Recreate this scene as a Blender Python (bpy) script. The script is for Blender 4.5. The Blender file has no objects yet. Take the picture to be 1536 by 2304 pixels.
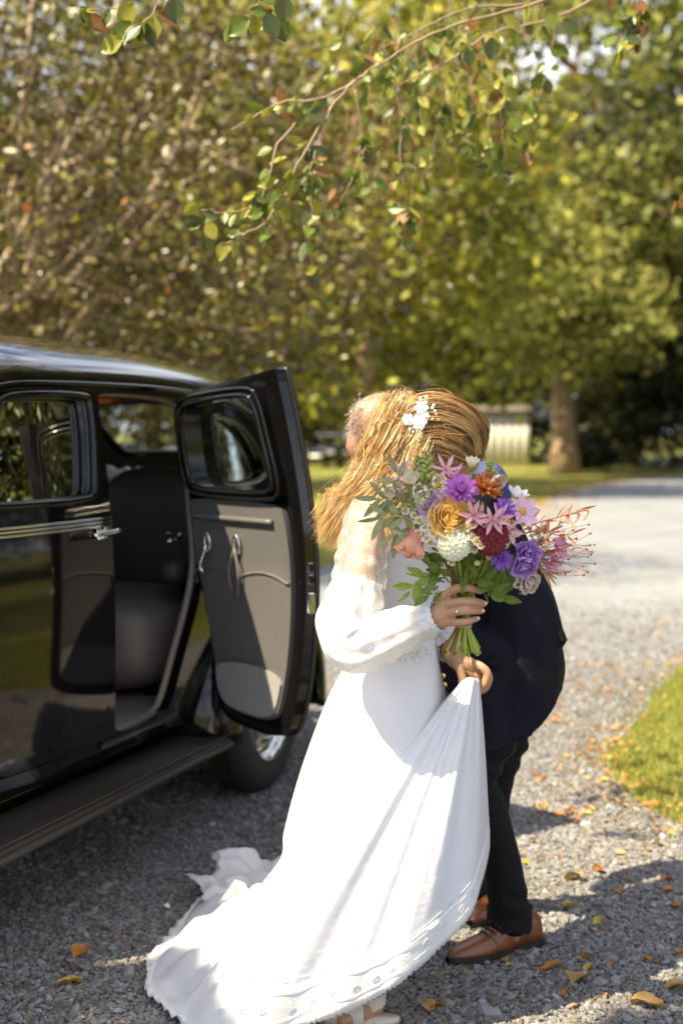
import bpy, math, random
import numpy as np
from mathutils import Vector, Matrix, Quaternion, noise
from mathutils.geometry import delaunay_2d_cdt

# ------------------------------------------------------------------ camera, sky, sun, exposure
SC = bpy.context.scene
COL = SC.collection
F = 3200.0                     # focal length in pixels of the 1536 x 2304 picture (50 mm on 24 x 36)
HC = 1.52
PIT = math.atan(182 / 3200)
cam_d = bpy.data.cameras.new('camera')
cam_d.lens = 50; cam_d.sensor_fit = 'VERTICAL'; cam_d.sensor_height = 36; cam_d.sensor_width = 24
cam_d.clip_start = 0.05; cam_d.clip_end = 3000
cam_d.dof.use_dof = True; cam_d.dof.focus_distance = 3.45; cam_d.dof.aperture_fstop = 2.3
cam_d.dof.aperture_blades = 0
cam = bpy.data.objects.new('camera', cam_d); COL.objects.link(cam)
cam.location = (0, 0, HC); cam.rotation_euler = (math.pi / 2 - PIT, 0, 0)
SC.camera = cam

ELEV = math.radians(53)
SUN = Vector((-0.85 * math.cos(ELEV), -0.53 * math.cos(ELEV), math.sin(ELEV))).normalized()
world = bpy.data.worlds.new('World'); SC.world = world; world.use_nodes = True
wn = world.node_tree.nodes; wl = world.node_tree.links
bg = wn['Background']
sky = wn.new('ShaderNodeTexSky'); sky.sky_type = 'NISHITA'; sky.sun_disc = False
sky.sun_elevation = ELEV; sky.sun_rotation = math.atan2(SUN.x, SUN.y)
sky.air_density = 1.0; sky.dust_density = 2.5; sky.ozone_density = 1.0
wtc = wn.new('ShaderNodeTexCoord'); wmp = wn.new('ShaderNodeMapping'); wmp.inputs['Scale'].default_value = (1.2, 1.2, 3.0)
wnz = wn.new('ShaderNodeTexNoise'); wnz.inputs['Scale'].default_value = 2.2; wnz.inputs['Detail'].default_value = 8; wnz.inputs['Roughness'].default_value = .6
wmr = wn.new('ShaderNodeMapRange'); wmr.inputs['From Min'].default_value = .40; wmr.inputs['From Max'].default_value = .60; wmr.inputs['To Max'].default_value = .9
wmx = wn.new('ShaderNodeMix'); wmx.data_type = 'RGBA'; wmx.inputs['B'].default_value = (8.0, 8.2, 8.8, 1)      # thin bright cloud
wl.new(wtc.outputs['Generated'], wmp.inputs['Vector']); wl.new(wmp.outputs[0], wnz.inputs['Vector']); wl.new(wnz.outputs['Fac'], wmr.inputs['Value'])
wl.new(wmr.outputs[0], wmx.inputs['Factor']); wl.new(sky.outputs['Color'], wmx.inputs['A'])
wl.new(wmx.outputs['Result'], bg.inputs['Color']); bg.inputs['Strength'].default_value = 0.085
sl = bpy.data.lights.new('sun', 'SUN'); sl.energy = 5.0; sl.angle = math.radians(0.5); sl.color = (1.0, 0.85, 0.56)
sun = bpy.data.objects.new('sun', sl); COL.objects.link(sun)
sun.rotation_euler = SUN.to_track_quat('Z', 'Y').to_euler(); sun.location = SUN * 40
SC.view_settings.view_transform = 'Standard'; SC.view_settings.look = 'None'
SC.view_settings.gamma = 1.0; SC.view_settings.use_curve_mapping = False
SC.view_settings.exposure = 1.55
SC.render.engine = 'CYCLES'
SC.cycles.max_bounces = 8; SC.cycles.transparent_max_bounces = 12
SC.cycles.caustics_reflective = False; SC.cycles.caustics_refractive = False
SC.cycles.use_denoising = True

# ------------------------------------------------------------------ helpers
cp, sp = math.cos(PIT), math.sin(PIT)
def ray(px, py):
    a = (px - 768) / F; b = -(py - 1152) / F
    return np.array([a, cp + b * sp, -sp + b * cp])
def at(px, py, Y):
    r = ray(px, py); return np.array([0, 0, HC]) + r * (Y / r[1])
def gnd(px, py, z=0.0):
    r = ray(px, py); return np.array([0, 0, HC]) + r * ((z - HC) / r[2])
def ats(lst): return [at(*p) for p in lst]
OFF = {}
def tag(o, label=None, cat=None, group=None, kind=None):
    if label: o['label'] = label
    if cat: o['category'] = cat
    if group: o['group'] = group
    if kind: o['kind'] = kind
    return o
def thing(name, label, cat, loc=(0, 0, 0), group=None):
    o = bpy.data.objects.new(name, None); COL.objects.link(o); o.empty_display_size = 0.1
    o.location = loc; OFF[o.name] = np.array(loc, float)
    return tag(o, label, cat, group)
def offs(o):
    return OFF.get(o.name, np.zeros(3)) if o is not None else np.zeros(3)

def catmull(pts, n):
    P = np.array(pts, float); m = len(P)
    if m < 3:
        t = np.linspace(0, 1, n)[:, None]; return P[0] * (1 - t) + P[-1] * t
    Q = np.vstack([2 * P[0] - P[1], P, 2 * P[-1] - P[-2]])
    u = np.linspace(0, m - 1 - 1e-9, n); i = u.astype(int); t = (u - i)[:, None]
    p0, p1, p2, p3 = Q[i], Q[i + 1], Q[i + 2], Q[i + 3]
    return 0.5 * (2 * p1 + (p2 - p0) * t + (2 * p0 - 5 * p1 + 4 * p2 - p3) * t ** 2 + (3 * p1 - p0 - 3 * p2 + p3) * t ** 3)
def chaikin(poly, it=2):
    P = np.array(poly, float)
    for _ in range(it):
        N = np.roll(P, -1, 0); P = np.stack([P * .75 + N * .25, P * .25 + N * .75], 1).reshape(-1, P.shape[1])
    return P
def rrect(x0, x1, y0, y1, r, n=5):
    out = []
    for cx, cy, a0 in ((x1 - r, y1 - r, 0), (x0 + r, y1 - r, 90), (x0 + r, y0 + r, 180), (x1 - r, y0 + r, 270)):
        for k in range(n + 1):
            a = math.radians(a0 + 90 * k / n); out.append((cx + r * math.cos(a), cy + r * math.sin(a)))
    return out
def densify(poly, step):
    out = []
    for i in range(len(poly)):
        a = np.array(poly[i], float); b = np.array(poly[(i + 1) % len(poly)], float)
        k = max(1, int(np.linalg.norm(b - a) / step))
        for j in range(k): out.append(a + (b - a) * j / k)
    return np.array(out)
def inpoly(P, poly):
    x, y = P[:, 0], P[:, 1]; r = np.zeros(len(P), bool); q = np.array(poly); j = len(q) - 1
    for i in range(len(q)):
        xi, yi = q[i]; xj, yj = q[j]
        if yi != yj:
            c = ((yi > y) != (yj > y)) & (x < (xj - xi) * (y - yi) / (yj - yi) + xi); r ^= c
        j = i
    return r

class MB:
    def __init__(s): s.v = []; s.f = []; s.c = []; s.n = 0; s.hascol = False
    def add(s, vs, fs, col=None):
        vs = np.asarray(vs, float).reshape(-1, 3); b = s.n
        s.v.append(vs); s.n += len(vs)
        s.f.extend([tuple(int(i) + b for i in f) for f in fs])
        if col is None: col = (1, 1, 1)
        else: s.hascol = True
        c = np.asarray(col, float)
        s.c.append(np.tile(c, (len(vs), 1)) if c.ndim == 1 else c)
        return b
    def grid(s, P, wrapu=False, wrapv=False, col=None):
        P = np.asarray(P, float); n, m = P.shape[:2]; fs = []
        for i in range(n if wrapu else n - 1):
            for j in range(m if wrapv else m - 1):
                a, b = i, (i + 1) % n; c, d = j, (j + 1) % m
                fs.append((a * m + c, b * m + c, b * m + d, a * m + d))
        s.add(P.reshape(-1, 3), fs, col)
    def tube(s, path, rad, seg=8, cap=True, col=None, sy=None):
        P = np.asarray(path, float); n = len(P); rad = np.broadcast_to(np.asarray(rad, float), (n,))
        T = np.gradient(P, axis=0); T /= np.linalg.norm(T, axis=1)[:, None] + 1e-12
        ref = np.array([0, 0, 1.0]) if abs(T[0][2]) < .9 else np.array([1.0, 0, 0])
        vs = []
        a = np.linspace(0, 2 * math.pi, seg, endpoint=False)
        N = None
        for i in range(n):
            N = ref if N is None else N
            N = N - T[i] * (N @ T[i]); N /= np.linalg.norm(N) + 1e-12
            B = np.cross(T[i], N)
            vs.append(P[i] + rad[i] * (np.cos(a)[:, None] * N + np.sin(a)[:, None] * B))
        vs = np.array(vs)
        if sy is not None: vs[..., 1] = sy[0] + (vs[..., 1] - sy[0]) * sy[1]
        fs = [(i * seg + j, i * seg + (j + 1) % seg, (i + 1) * seg + (j + 1) % seg, (i + 1) * seg + j) for i in range(n - 1) for j in range(seg)]
        if cap: fs += [tuple(range(seg))[::-1], tuple((n - 1) * seg + j for j in range(seg))]
        s.add(vs.reshape(-1, 3), fs, col)
    def limb(s, pts, rad, seg=14, n=24, sy=None):       # closed tapered limb with rounded ends
        P = catmull(pts, n); R = catmull(np.array(rad, float)[:, None], n)[:, 0]
        d0 = (P[0] - P[1]); d0 /= np.linalg.norm(d0) + 1e-9; d1 = (P[-1] - P[-2]); d1 /= np.linalg.norm(d1) + 1e-9
        A = [P[0] + d0 * R[0] * math.sin(k) for k in (1.35, .9, .45)]; RA = [R[0] * math.cos(k) for k in (1.35, .9, .45)]
        Bq = [P[-1] + d1 * R[-1] * math.sin(k) for k in (.45, .9, 1.35)]; RB = [R[-1] * math.cos(k) for k in (.45, .9, 1.35)]
        s.tube(np.vstack([A, P, Bq]), RA + list(R) + RB, seg, True, sy=sy)
    def ell(s, c, r, rot=None, nu=10, nv=14, col=None):
        vs = []; r = np.broadcast_to(np.asarray(r, float), (3,))
        for i in range(nu + 1):
            th = math.pi * i / nu
            for j in range(nv):
                ph = 2 * math.pi * j / nv
                vs.append((math.sin(th) * math.cos(ph) * r[0], math.sin(th) * math.sin(ph) * r[1], math.cos(th) * r[2]))
        vs = np.array(vs)
        if rot is not None: vs = vs @ np.array(rot.to_matrix()).T
        fs = []
        for i in range(nu):
            for j in range(nv):
                a, b = i * nv + j, i * nv + (j + 1) % nv; c2, d = a + nv, b + nv
                if i == 0: fs.append((a, c2, d))
                elif i == nu - 1: fs.append((a, c2, b))
                else: fs.append((a, c2, d, b))
        s.add(vs + np.asarray(c, float), fs, col)
    def box(s, c, h, rotz=0, col=None, bev=0):
        c = np.asarray(c, float); h = np.asarray(h, float); q = math.cos(rotz), math.sin(rotz)
        if bev:
            vs = []
            for sx in (-1, 1):
                for sy_ in (-1, 1):
                    for sz in (-1, 1):
                        for ax in range(3):
                            o = np.array([sx, sy_, sz]) * (h - bev); o[ax] += bev * (sx, sy_, sz)[ax]; vs.append(o)
            vs = np.array(vs); I = lambda a, b, d, ax: ((a * 2 + b) * 2 + d) * 3 + ax
            fs = []
            for k in (0, 1):
                fs.append((I(k, 0, 0, 0), I(k, 0, 1, 0), I(k, 1, 1, 0), I(k, 1, 0, 0)))
                fs.append((I(0, k, 0, 1), I(1, k, 0, 1), I(1, k, 1, 1), I(0, k, 1, 1)))
                fs.append((I(0, 0, k, 2), I(0, 1, k, 2), I(1, 1, k, 2), I(1, 0, k, 2)))
            for a in (0, 1):
                for b in (0, 1):
                    fs.append((I(0, a, b, 1), I(1, a, b, 1), I(1, a, b, 2), I(0, a, b, 2)))
                    fs.append((I(a, 0, b, 0), I(a, 1, b, 0), I(a, 1, b, 2), I(a, 0, b, 2)))
                    fs.append((I(a, b, 0, 0), I(a, b, 1, 0), I(a, b, 1, 1), I(a, b, 0, 1)))
                    for d in (0, 1): fs.append((I(a, b, d, 0), I(a, b, d, 1), I(a, b, d, 2)))
        else:
            vs = np.array([(x, y, z) for x in (-1, 1) for y in (-1, 1) for z in (-1, 1)]) * h
            fs = [(0, 1, 3, 2), (4, 6, 7, 5), (0, 4, 5, 1), (2, 3, 7, 6), (0, 2, 6, 4), (1, 5, 7, 3)]
        x = vs[:, 0] * q[0] - vs[:, 1] * q[1]; y = vs[:, 0] * q[1] + vs[:, 1] * q[0]
        s.add(np.stack([x, y, vs[:, 2]], 1) + c, fs, col)
    def panel(s, outline, holes, fmap, bmap=None, step=.05, col=None, cut=None):
        polys = [densify(outline, step)] + [densify(h, step) for h in holes]
        V = []; Ed = []
        for p in polys:
            b = len(V); V += [Vector((float(q[0]), float(q[1]))) for q in p]
            Ed += [(b + i, b + (i + 1) % len(p)) for i in range(len(p))]
        o = polys[0]; x0, y0 = o.min(0); x1, y1 = o.max(0)
        gx, gy = np.meshgrid(np.arange(x0 + step / 2, x1, step), np.arange(y0 + step / 2, y1, step)); G = np.stack([gx.ravel(), gy.ravel()], 1)
        if len(G):
            allb = np.vstack(polys); keep = inpoly(G, o)
            for h in polys[1:]: keep &= ~inpoly(G, h)
            G = G[keep]
            if len(G):
                d = np.array([np.min(np.abs(allb - g).max(1)) for g in G]); G = G[d > step * .45]
                V += [Vector((float(g[0]), float(g[1]))) for g in G]
        res = delaunay_2d_cdt(V, Ed, [], 0, 1e-6)
        P = np.array([(v.x, v.y) for v in res[0]]); T = np.array([f for f in res[2] if len(f) == 3])
        cen = P[T].mean(1); k = inpoly(cen, o)
        for h in polys[1:]: k &= ~inpoly(cen, h)
        if cut is not None: k &= ~cut(cen)
        T = T[k]
        e = (P[T[:, 1]] - P[T[:, 0]]); g = (P[T[:, 2]] - P[T[:, 0]]); fl = e[:, 0] * g[:, 1] - e[:, 1] * g[:, 0] < 0
        T[fl] = T[fl][:, ::-1]
        A = np.array([fmap(p[0], p[1]) for p in P]); fs = [tuple(t) for t in T]
        if bmap is None: s.add(A, fs, col); return
        Bv = np.array([bmap(p[0], p[1]) for p in P]); n = len(P)
        cnt = {}
        for t in T:
            for a, b in ((t[0], t[1]), (t[1], t[2]), (t[2], t[0])):
                key = (min(a, b), max(a, b)); cnt[key] = None if key in cnt else (a, b)
        walls = [(b, a, a + n, b + n) for w in cnt.values() if w for a, b in (w,)]
        s.add(np.vstack([A, Bv]), fs + [(t[2] + n, t[1] + n, t[0] + n) for t in T] + walls, col)
    def data(s): return np.vstack(s.v), s.f
    def mesh(s, name, off=(0, 0, 0), smooth=True):
        me = bpy.data.meshes.new(name)
        V = np.vstack(s.v) - np.asarray(off)
        me.from_pydata(V.tolist(), [], s.f)
        if s.hascol:
            C = np.vstack(s.c); at_ = me.attributes.new('col', 'FLOAT_COLOR', 'POINT')
            at_.data.foreach_set('color', np.hstack([C, np.ones((len(C), 1))]).astype(np.float32).ravel())
        me.update(); me.shade_smooth() if smooth else None
        return me
    def build(s, name, mat, parent=None, smooth=True, sharp=None, kind=None, off=None):
        off = offs(parent) if off is None else off
        me = s.mesh(name, off, smooth)
        if sharp and smooth: me.set_sharp_from_angle(angle=math.radians(sharp))
        o = bpy.data.objects.new(name, me); COL.objects.link(o); o.parent = parent
        for m in (mat if isinstance(mat, (list, tuple)) else [mat]): me.materials.append(m)
        OFF[o.name] = np.array(off, float)
        if kind: o['kind'] = kind
        return o

def bigmesh(name, V, Fc, mat, parent=None, col=None, smooth=False, kind=None, off=None):
    """fast mesh of same-sized faces from numpy arrays"""
    off = offs(parent) if off is None else np.asarray(off)
    V = np.asarray(V, float) - off; me = bpy.data.meshes.new(name); k = Fc.shape[1]
    me.vertices.add(len(V)); me.vertices.foreach_set('co', V.astype(np.float32).ravel())
    me.loops.add(Fc.size); me.loops.foreach_set('vertex_index', Fc.astype(np.int32).ravel())
    me.polygons.add(len(Fc)); me.polygons.foreach_set('loop_start', np.arange(0, Fc.size, k, dtype=np.int32))
    if smooth: me.polygons.foreach_set('use_smooth', np.ones(len(Fc), bool))
    me.update(calc_edges=True)
    if col is not None:
        at_ = me.attributes.new('col', 'FLOAT_COLOR', 'POINT')
        at_.data.foreach_set('color', np.hstack([col, np.ones((len(col), 1))]).astype(np.float32).ravel())
    me.materials.append(mat)
    o = bpy.data.objects.new(name, me); COL.objects.link(o); o.parent = parent; OFF[o.name] = off
    if kind: o['kind'] = kind
    return o
def remesh(mb, voxel, smooth=6):
    me = mb.mesh('tmp'); o = bpy.data.objects.new('tmp', me); COL.objects.link(o)
    m = o.modifiers.new('r', 'REMESH'); m.mode = 'VOXEL'; m.voxel_size = voxel
    m = o.modifiers.new('s', 'SMOOTH'); m.factor = .5; m.iterations = smooth
    dg = bpy.context.evaluated_depsgraph_get(); ev = o.evaluated_get(dg); r = ev.to_mesh()
    V = np.zeros(len(r.vertices) * 3, np.float32); r.vertices.foreach_get('co', V); V = V.reshape(-1, 3).astype(float)
    Fc = [tuple(p.vertices) for p in r.polygons]
    ev.to_mesh_clear(); bpy.data.objects.remove(o); bpy.data.meshes.remove(me)
    return V, Fc
def copy_tree(o, parent=None):
    c = o.copy(); COL.objects.link(c); c.parent = parent
    for ch in o.children: copy_tree(ch, c)
    return c

# ------------------------------------------------------------------ materials
def mat(name, col=(.5, .5, .5), rough=.5, metal=0., var=0., vscale=20., bump=0., bscale=60., coat=0., spec=.5, attr=False, sheen=0., trans=0., alpha=1., sss=0., bdist=.01, col2=None):
    m = bpy.data.materials.new(name); m.use_nodes = True; N = m.node_tree.nodes; L = m.node_tree.links
    p = N['Principled BSDF']; p.inputs['Roughness'].default_value = rough; p.inputs['Metallic'].default_value = metal
    p.inputs['Coat Weight'].default_value = coat; p.inputs['Coat Roughness'].default_value = .04; p.inputs['Specular IOR Level'].default_value = spec
    p.inputs['Sheen Weight'].default_value = sheen; p.inputs['Alpha'].default_value = alpha
    if sss:
        p.inputs['Subsurface Weight'].default_value = sss; p.inputs['Subsurface Radius'].default_value = (.012, .005, .003); p.inputs['Subsurface Scale'].default_value = 1
    src = None
    tc = N.new('ShaderNodeTexCoord')
    rgb = N.new('ShaderNodeRGB'); rgb.outputs[0].default_value = (*col, 1); src = rgb.outputs[0]
    if var or col2:
        nz = N.new('ShaderNodeTexNoise'); nz.inputs['Scale'].default_value = vscale; nz.inputs['Detail'].default_value = 6; nz.inputs['Roughness'].default_value = .65
        L.new(tc.outputs['Object'], nz.inputs['Vector'])
        cr = N.new('ShaderNodeMapRange'); cr.inputs['From Min'].default_value = .3; cr.inputs['From Max'].default_value = .7
        L.new(nz.outputs['Fac'], cr.inputs['Value'])
        mx = N.new('ShaderNodeMix'); mx.data_type = 'RGBA'; L.new(cr.outputs[0], mx.inputs['Factor'])
        c2 = col2 or tuple(min(1, c * (1 + var)) for c in col); c1 = col if col2 else tuple(c * (1 - var) for c in col)
        mx.inputs['A'].default_value = (*c1, 1); mx.inputs['B'].default_value = (*c2, 1); src = mx.outputs['Result']
    if attr:
        a = N.new('ShaderNodeAttribute'); a.attribute_name = 'col'
        mm = N.new('ShaderNodeMix'); mm.data_type = 'RGBA'; mm.blend_type = 'MULTIPLY'; mm.inputs['Factor'].default_value = 1
        L.new(src, mm.inputs['A']); L.new(a.outputs['Color'], mm.inputs['B']); src = mm.outputs['Result']
    L.new(src, p.inputs['Base Color'])
    if bump:
        bz = N.new('ShaderNodeTexNoise'); bz.inputs['Scale'].default_value = bscale; bz.inputs['Detail'].default_value = 5
        L.new(tc.outputs['Object'], bz.inputs['Vector'])
        b = N.new('ShaderNodeBump'); b.inputs['Strength'].default_value = bump; b.inputs['Distance'].default_value = bdist
        L.new(bz.outputs['Fac'], b.inputs['Height']); L.new(b.outputs['Normal'], p.inputs['Normal'])
    if trans:
        t = N.new('ShaderNodeBsdfTranslucent'); L.new(src, t.inputs['Color'])
        ms = N.new('ShaderNodeMixShader'); ms.inputs['Fac'].default_value = trans
        L.new(p.outputs[0], ms.inputs[1]); L.new(t.outputs[0], ms.inputs[2]); L.new(ms.outputs[0], N['Material Output'].inputs['Surface'])
    return m
def sheer_mat(name, col, opacity, lace_scale=0., rough=.7):
    m = mat(name, col, rough, trans=.3); N = m.node_tree.nodes; L = m.node_tree.links
    out = N['Material Output']; src = out.inputs['Surface'].links[0].from_socket
    tr = N.new('ShaderNodeBsdfTransparent'); mx = N.new('ShaderNodeMixShader'); mx.inputs['Fac'].default_value = opacity
    if lace_scale:
        tc = N.new('ShaderNodeTexCoord'); v = N.new('ShaderNodeTexVoronoi'); v.feature = 'DISTANCE_TO_EDGE'; v.inputs['Scale'].default_value = lace_scale
        L.new(tc.outputs['Object'], v.inputs['Vector'])
        nz = N.new('ShaderNodeTexNoise'); nz.inputs['Scale'].default_value = lace_scale * .3; nz.inputs['Detail'].default_value = 3; L.new(tc.outputs['Object'], nz.inputs['Vector'])
        mr = N.new('ShaderNodeMapRange'); mr.inputs['From Min'].default_value = .0; mr.inputs['From Max'].default_value = .08; mr.inputs['To Min'].default_value = min(1, opacity + .12); mr.inputs['To Max'].default_value = opacity
        L.new(v.outputs['Distance'], mr.inputs['Value'])
        m2 = N.new('ShaderNodeMapRange'); m2.inputs['From Min'].default_value = .55; m2.inputs['From Max'].default_value = .62; m2.inputs['To Max'].default_value = .22
        L.new(nz.outputs['Fac'], m2.inputs['Value'])
        ad = N.new('ShaderNodeMath'); ad.operation = 'ADD'; ad.use_clamp = True; L.new(mr.outputs[0], ad.inputs[0]); L.new(m2.outputs[0], ad.inputs[1])
        L.new(ad.outputs[0], mx.inputs['Fac'])
    L.new(tr.outputs[0], mx.inputs[1]); L.new(src, mx.inputs[2]); L.new(mx.outputs[0], out.inputs['Surface'])
    return m
def glass_mat(name, tint=(.75, .8, .78), refl=.09):
    m = bpy.data.materials.new(name); m.use_nodes = True; N = m.node_tree.nodes; L = m.node_tree.links; N.remove(N['Principled BSDF'])
    t = N.new('ShaderNodeBsdfTransparent'); t.inputs[0].default_value = (*tint, 1)
    g = N.new('ShaderNodeBsdfGlossy'); g.inputs['Roughness'].default_value = .02
    fr = N.new('ShaderNodeFresnel'); fr.inputs['IOR'].default_value = 1.5; mx = N.new('ShaderNodeMixShader')
    L.new(fr.outputs[0], mx.inputs['Fac']); L.new(t.outputs[0], mx.inputs[1]); L.new(g.outputs[0], mx.inputs[2]); L.new(mx.outputs[0], N['Material Output'].inputs['Surface'])
    return m
M = {}
M['black_paint'] = mat('black_paint', (.004, .0035, .004), .07, coat=.0, spec=.42)
M['roof_sky_gloss'] = mat('roof_sky_gloss', (.006, .0055, .007), .09, coat=1.0, spec=.8)  # same black paint, coat and specular raised to brighten the roof's sky reflection
M['black_satin'] = mat('black_satin', (.012, .010, .010), .32, spec=.5)
M['rubber'] = mat('rubber', (.022, .019, .018), .7, bump=.3, bscale=40)
M['rib_rubber'] = mat('rib_rubber', (.030, .025, .022), .42, var=.3, vscale=30)
M['chrome'] = mat('chrome', (.78, .78, .8), .12, metal=1.0)
M['leather_grey'] = mat('leather_grey', (.088, .085, .088), .48, var=.08, vscale=6, bump=.15, bscale=300, bdist=.002)
M['leather_dark'] = mat('leather_dark', (.115, .10, .095), .45, var=.1, vscale=8, bump=.2, bscale=250, bdist=.002)
M['seat_dark'] = mat('seat_dark', (.030, .024, .022), .6, bump=.2, bscale=200, bdist=.002)
M['headliner'] = mat('headliner', (.13, .105, .09), .85)
M['carpet'] = mat('carpet', (.21, .205, .21), .95, var=.2, vscale=220, bump=.6, bscale=500, bdist=.003)
M['weatherstrip'] = mat('weatherstrip', (.20, .165, .14), .6)
M['glass'] = glass_mat('glass')
M['amber'] = mat('amber', (.55, .16, .03), .35, trans=.3)
M['dress'] = mat('dress', (.78, .785, .84), .75, trans=.22, bump=.22, bscale=26, bdist=.012)
M['lace'] = mat('lace', (.82, .82, .84), .8, trans=.18, bump=.45, bscale=330, bdist=.003)
M['sheer'] = sheer_mat('sheer', (.80, .80, .82), .26, 170)
M['sleeve'] = sheer_mat('sleeve', (.84, .84, .86), .84, 170)
M['skin'] = mat('skin', (.42, .235, .14), .45, var=.06, vscale=40, sss=.25, bump=.08, bscale=300, bdist=.001)
M['skin_pink'] = mat('skin_pink', (.34, .185, .125), .42, var=.1, vscale=30, sss=.2)
M['hair'] = mat('hair', (1, 1, 1), .38, attr=True, spec=.6, trans=.12)
M['hair_base'] = mat('hair_base', (.30, .17, .06), .6, var=.4, vscale=30)
M['grey_hair'] = mat('grey_hair', (.27, .24, .215), .4, attr=True)
M['suit'] = mat('suit', (.007, .0065, .013), .85, var=.15, vscale=200, sheen=.0, spec=.2, bump=.25, bscale=900, bdist=.001)
M['trouser'] = mat('trouser', (.007, .0065, .008), .8, spec=.25, bump=.2, bscale=900, bdist=.001)
M['shirt_blue'] = mat('shirt_blue', (.03, .04, .14), .7)
M['tan_leather'] = mat('tan_leather', (.18, .062, .020), .34, var=.35, vscale=9, bump=.1, bscale=120, coat=.15, bdist=.002)
M['sole'] = mat('sole', (.02, .015, .012), .6)
M['beige_leather'] = mat('beige_leather', (.62, .55, .45), .5, bump=.1)
M['gold'] = mat('gold', (.80, .55, .22), .25, metal=1)
M['pearl'] = mat('pearl', (.85, .84, .82), .3, sss=.1)
M['gravel_bed'] = None
M['bark'] = mat('bark', (.26, .18, .11), .9, var=.4, vscale=14, bump=.8, bscale=18, bdist=.03)
M['bark_pale'] = mat('bark_pale', (.36, .27, .19), .85, var=.35, vscale=16, bump=.5, bscale=30, bdist=.01)
M['twig'] = mat('twig', (.27, .19, .13), .75, var=.3, vscale=30)
def leaf_mat(name, tr=.38, rough=.4, spec=.5):
    return mat(name, (1, 1, 1), rough, attr=True, trans=tr, spec=spec)
M['leaf'] = leaf_mat('leaf'); M['leaf_far'] = leaf_mat('leaf_far', .35, .5); M['leaf_gloss'] = leaf_mat('leaf_gloss', .25, .36, .5)
M['petal'] = leaf_mat('petal', .30, .6, .3)
M['grass_blade'] = leaf_mat('grass_blade', .3, .5)
# ------------------------------------------------------------------ ground, drive, lawn
def ground_mats():
    def base(name):
        m = bpy.data.materials.new(name); m.use_nodes = True
        return m, m.node_tree.nodes, m.node_tree.links, m.node_tree.nodes['Principled BSDF']
    m, N, L, p = base('lawn_grass')
    tc = N.new('ShaderNodeTexCoord'); n1 = N.new('ShaderNodeTexNoise'); n1.inputs['Scale'].default_value = .35; n1.inputs['Detail'].default_value = 8; n1.inputs['Roughness'].default_value = .7
    L.new(tc.outputs['Object'], n1.inputs['Vector'])
    r = N.new('ShaderNodeValToRGB'); r.color_ramp.elements[0].position = .35; r.color_ramp.elements[1].position = .68
    r.color_ramp.elements[0].color = (.11, .125, .018, 1); r.color_ramp.elements[1].color = (.22, .205, .032, 1)
    L.new(n1.outputs['Fac'], r.inputs['Fac']); L.new(r.outputs[0], p.inputs['Base Color']); p.inputs['Roughness'].default_value = .9
    n2 = N.new('ShaderNodeTexNoise'); n2.inputs['Scale'].default_value = 40; L.new(tc.outputs['Object'], n2.inputs['Vector'])
    b = N.new('ShaderNodeBump'); b.inputs['Strength'].default_value = .7; b.inputs['Distance'].default_value = .05; L.new(n2.outputs['Fac'], b.inputs['Height']); L.new(b.outputs[0], p.inputs['Normal'])
    M['lawn'] = m
    m, N, L, p = base('gravel_bed')
    tc = N.new('ShaderNodeTexCoord')
    v = N.new('ShaderNodeTexVoronoi'); v.inputs['Scale'].default_value = 95; v.inputs['Randomness'].default_value = 1; L.new(tc.outputs['Object'], v.inputs['Vector'])
    r = N.new('ShaderNodeValToRGB'); e = r.color_ramp.elements; e[0].position = 0; e[0].color = (.185, .195, .215, 1); e[1].position = 1; e[1].color = (.30, .325, .37, 1)
    sx = N.new('ShaderNodeSeparateColor'); L.new(v.outputs['Color'], sx.inputs[0]); L.new(sx.outputs[0], r.inputs['Fac'])
    n1 = N.new('ShaderNodeTexNoise'); n1.inputs['Scale'].default_value = .9; n1.inputs['Detail'].default_value = 6; L.new(tc.outputs['Object'], n1.inputs['Vector'])
    mr = N.new('ShaderNodeMapRange'); mr.inputs['From Min'].default_value = .35; mr.inputs['From Max'].default_value = .7; mr.inputs['To Min'].default_value = .82; mr.inputs['To Max'].default_value = 1.12; L.new(n1.outputs['Fac'], mr.inputs[0])
    mx = N.new('ShaderNodeMix'); mx.data_type = 'RGBA'; mx.blend_type = 'MULTIPLY'; mx.inputs['Factor'].default_value = 1
    L.new(r.outputs[0], mx.inputs['A']); L.new(mr.outputs[0], mx.inputs['B']); L.new(mx.outputs['Result'], p.inputs['Base Color']); p.inputs['Roughness'].default_value = .85
    b = N.new('ShaderNodeBump'); b.inputs['Strength'].default_value = 1; b.inputs['Distance'].default_value = .012; b.invert = True; L.new(v.outputs['Distance'], b.inputs['Height']); L.new(b.outputs[0], p.inputs['Normal'])
    M['gravel_bed'] = m
    m, N, L, p = base('stone')
    oi = N.new('ShaderNodeObjectInfo'); r = N.new('ShaderNodeValToRGB'); e = r.color_ramp.elements
    e[0].position = 0; e[0].color = (.085, .070, .058, 1); e[1].position = 1; e[1].color = (.31, .335, .38, 1)
    k = e.new(.45); k.color = (.165, .16, .16, 1); k = e.new(.8); k.color = (.21, .22, .24, 1); k = e.new(.93); k.color = (.16, .12, .085, 1)
    L.new(oi.outputs['Random'], r.inputs['Fac']); L.new(r.outputs[0], p.inputs['Base Color']); p.inputs['Roughness'].default_value = .75
    M['stone'] = m
ground_mats()
mb = MB(); R0 = 900
mb.add([(-R0, -R0, -.008), (R0, -R0, -.008), (R0, R0, -.008), (-R0, R0, -.008)], [(0, 1, 2, 3)])
tag(mb.build('ground', M['lawn'], smooth=False), kind='structure')
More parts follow.
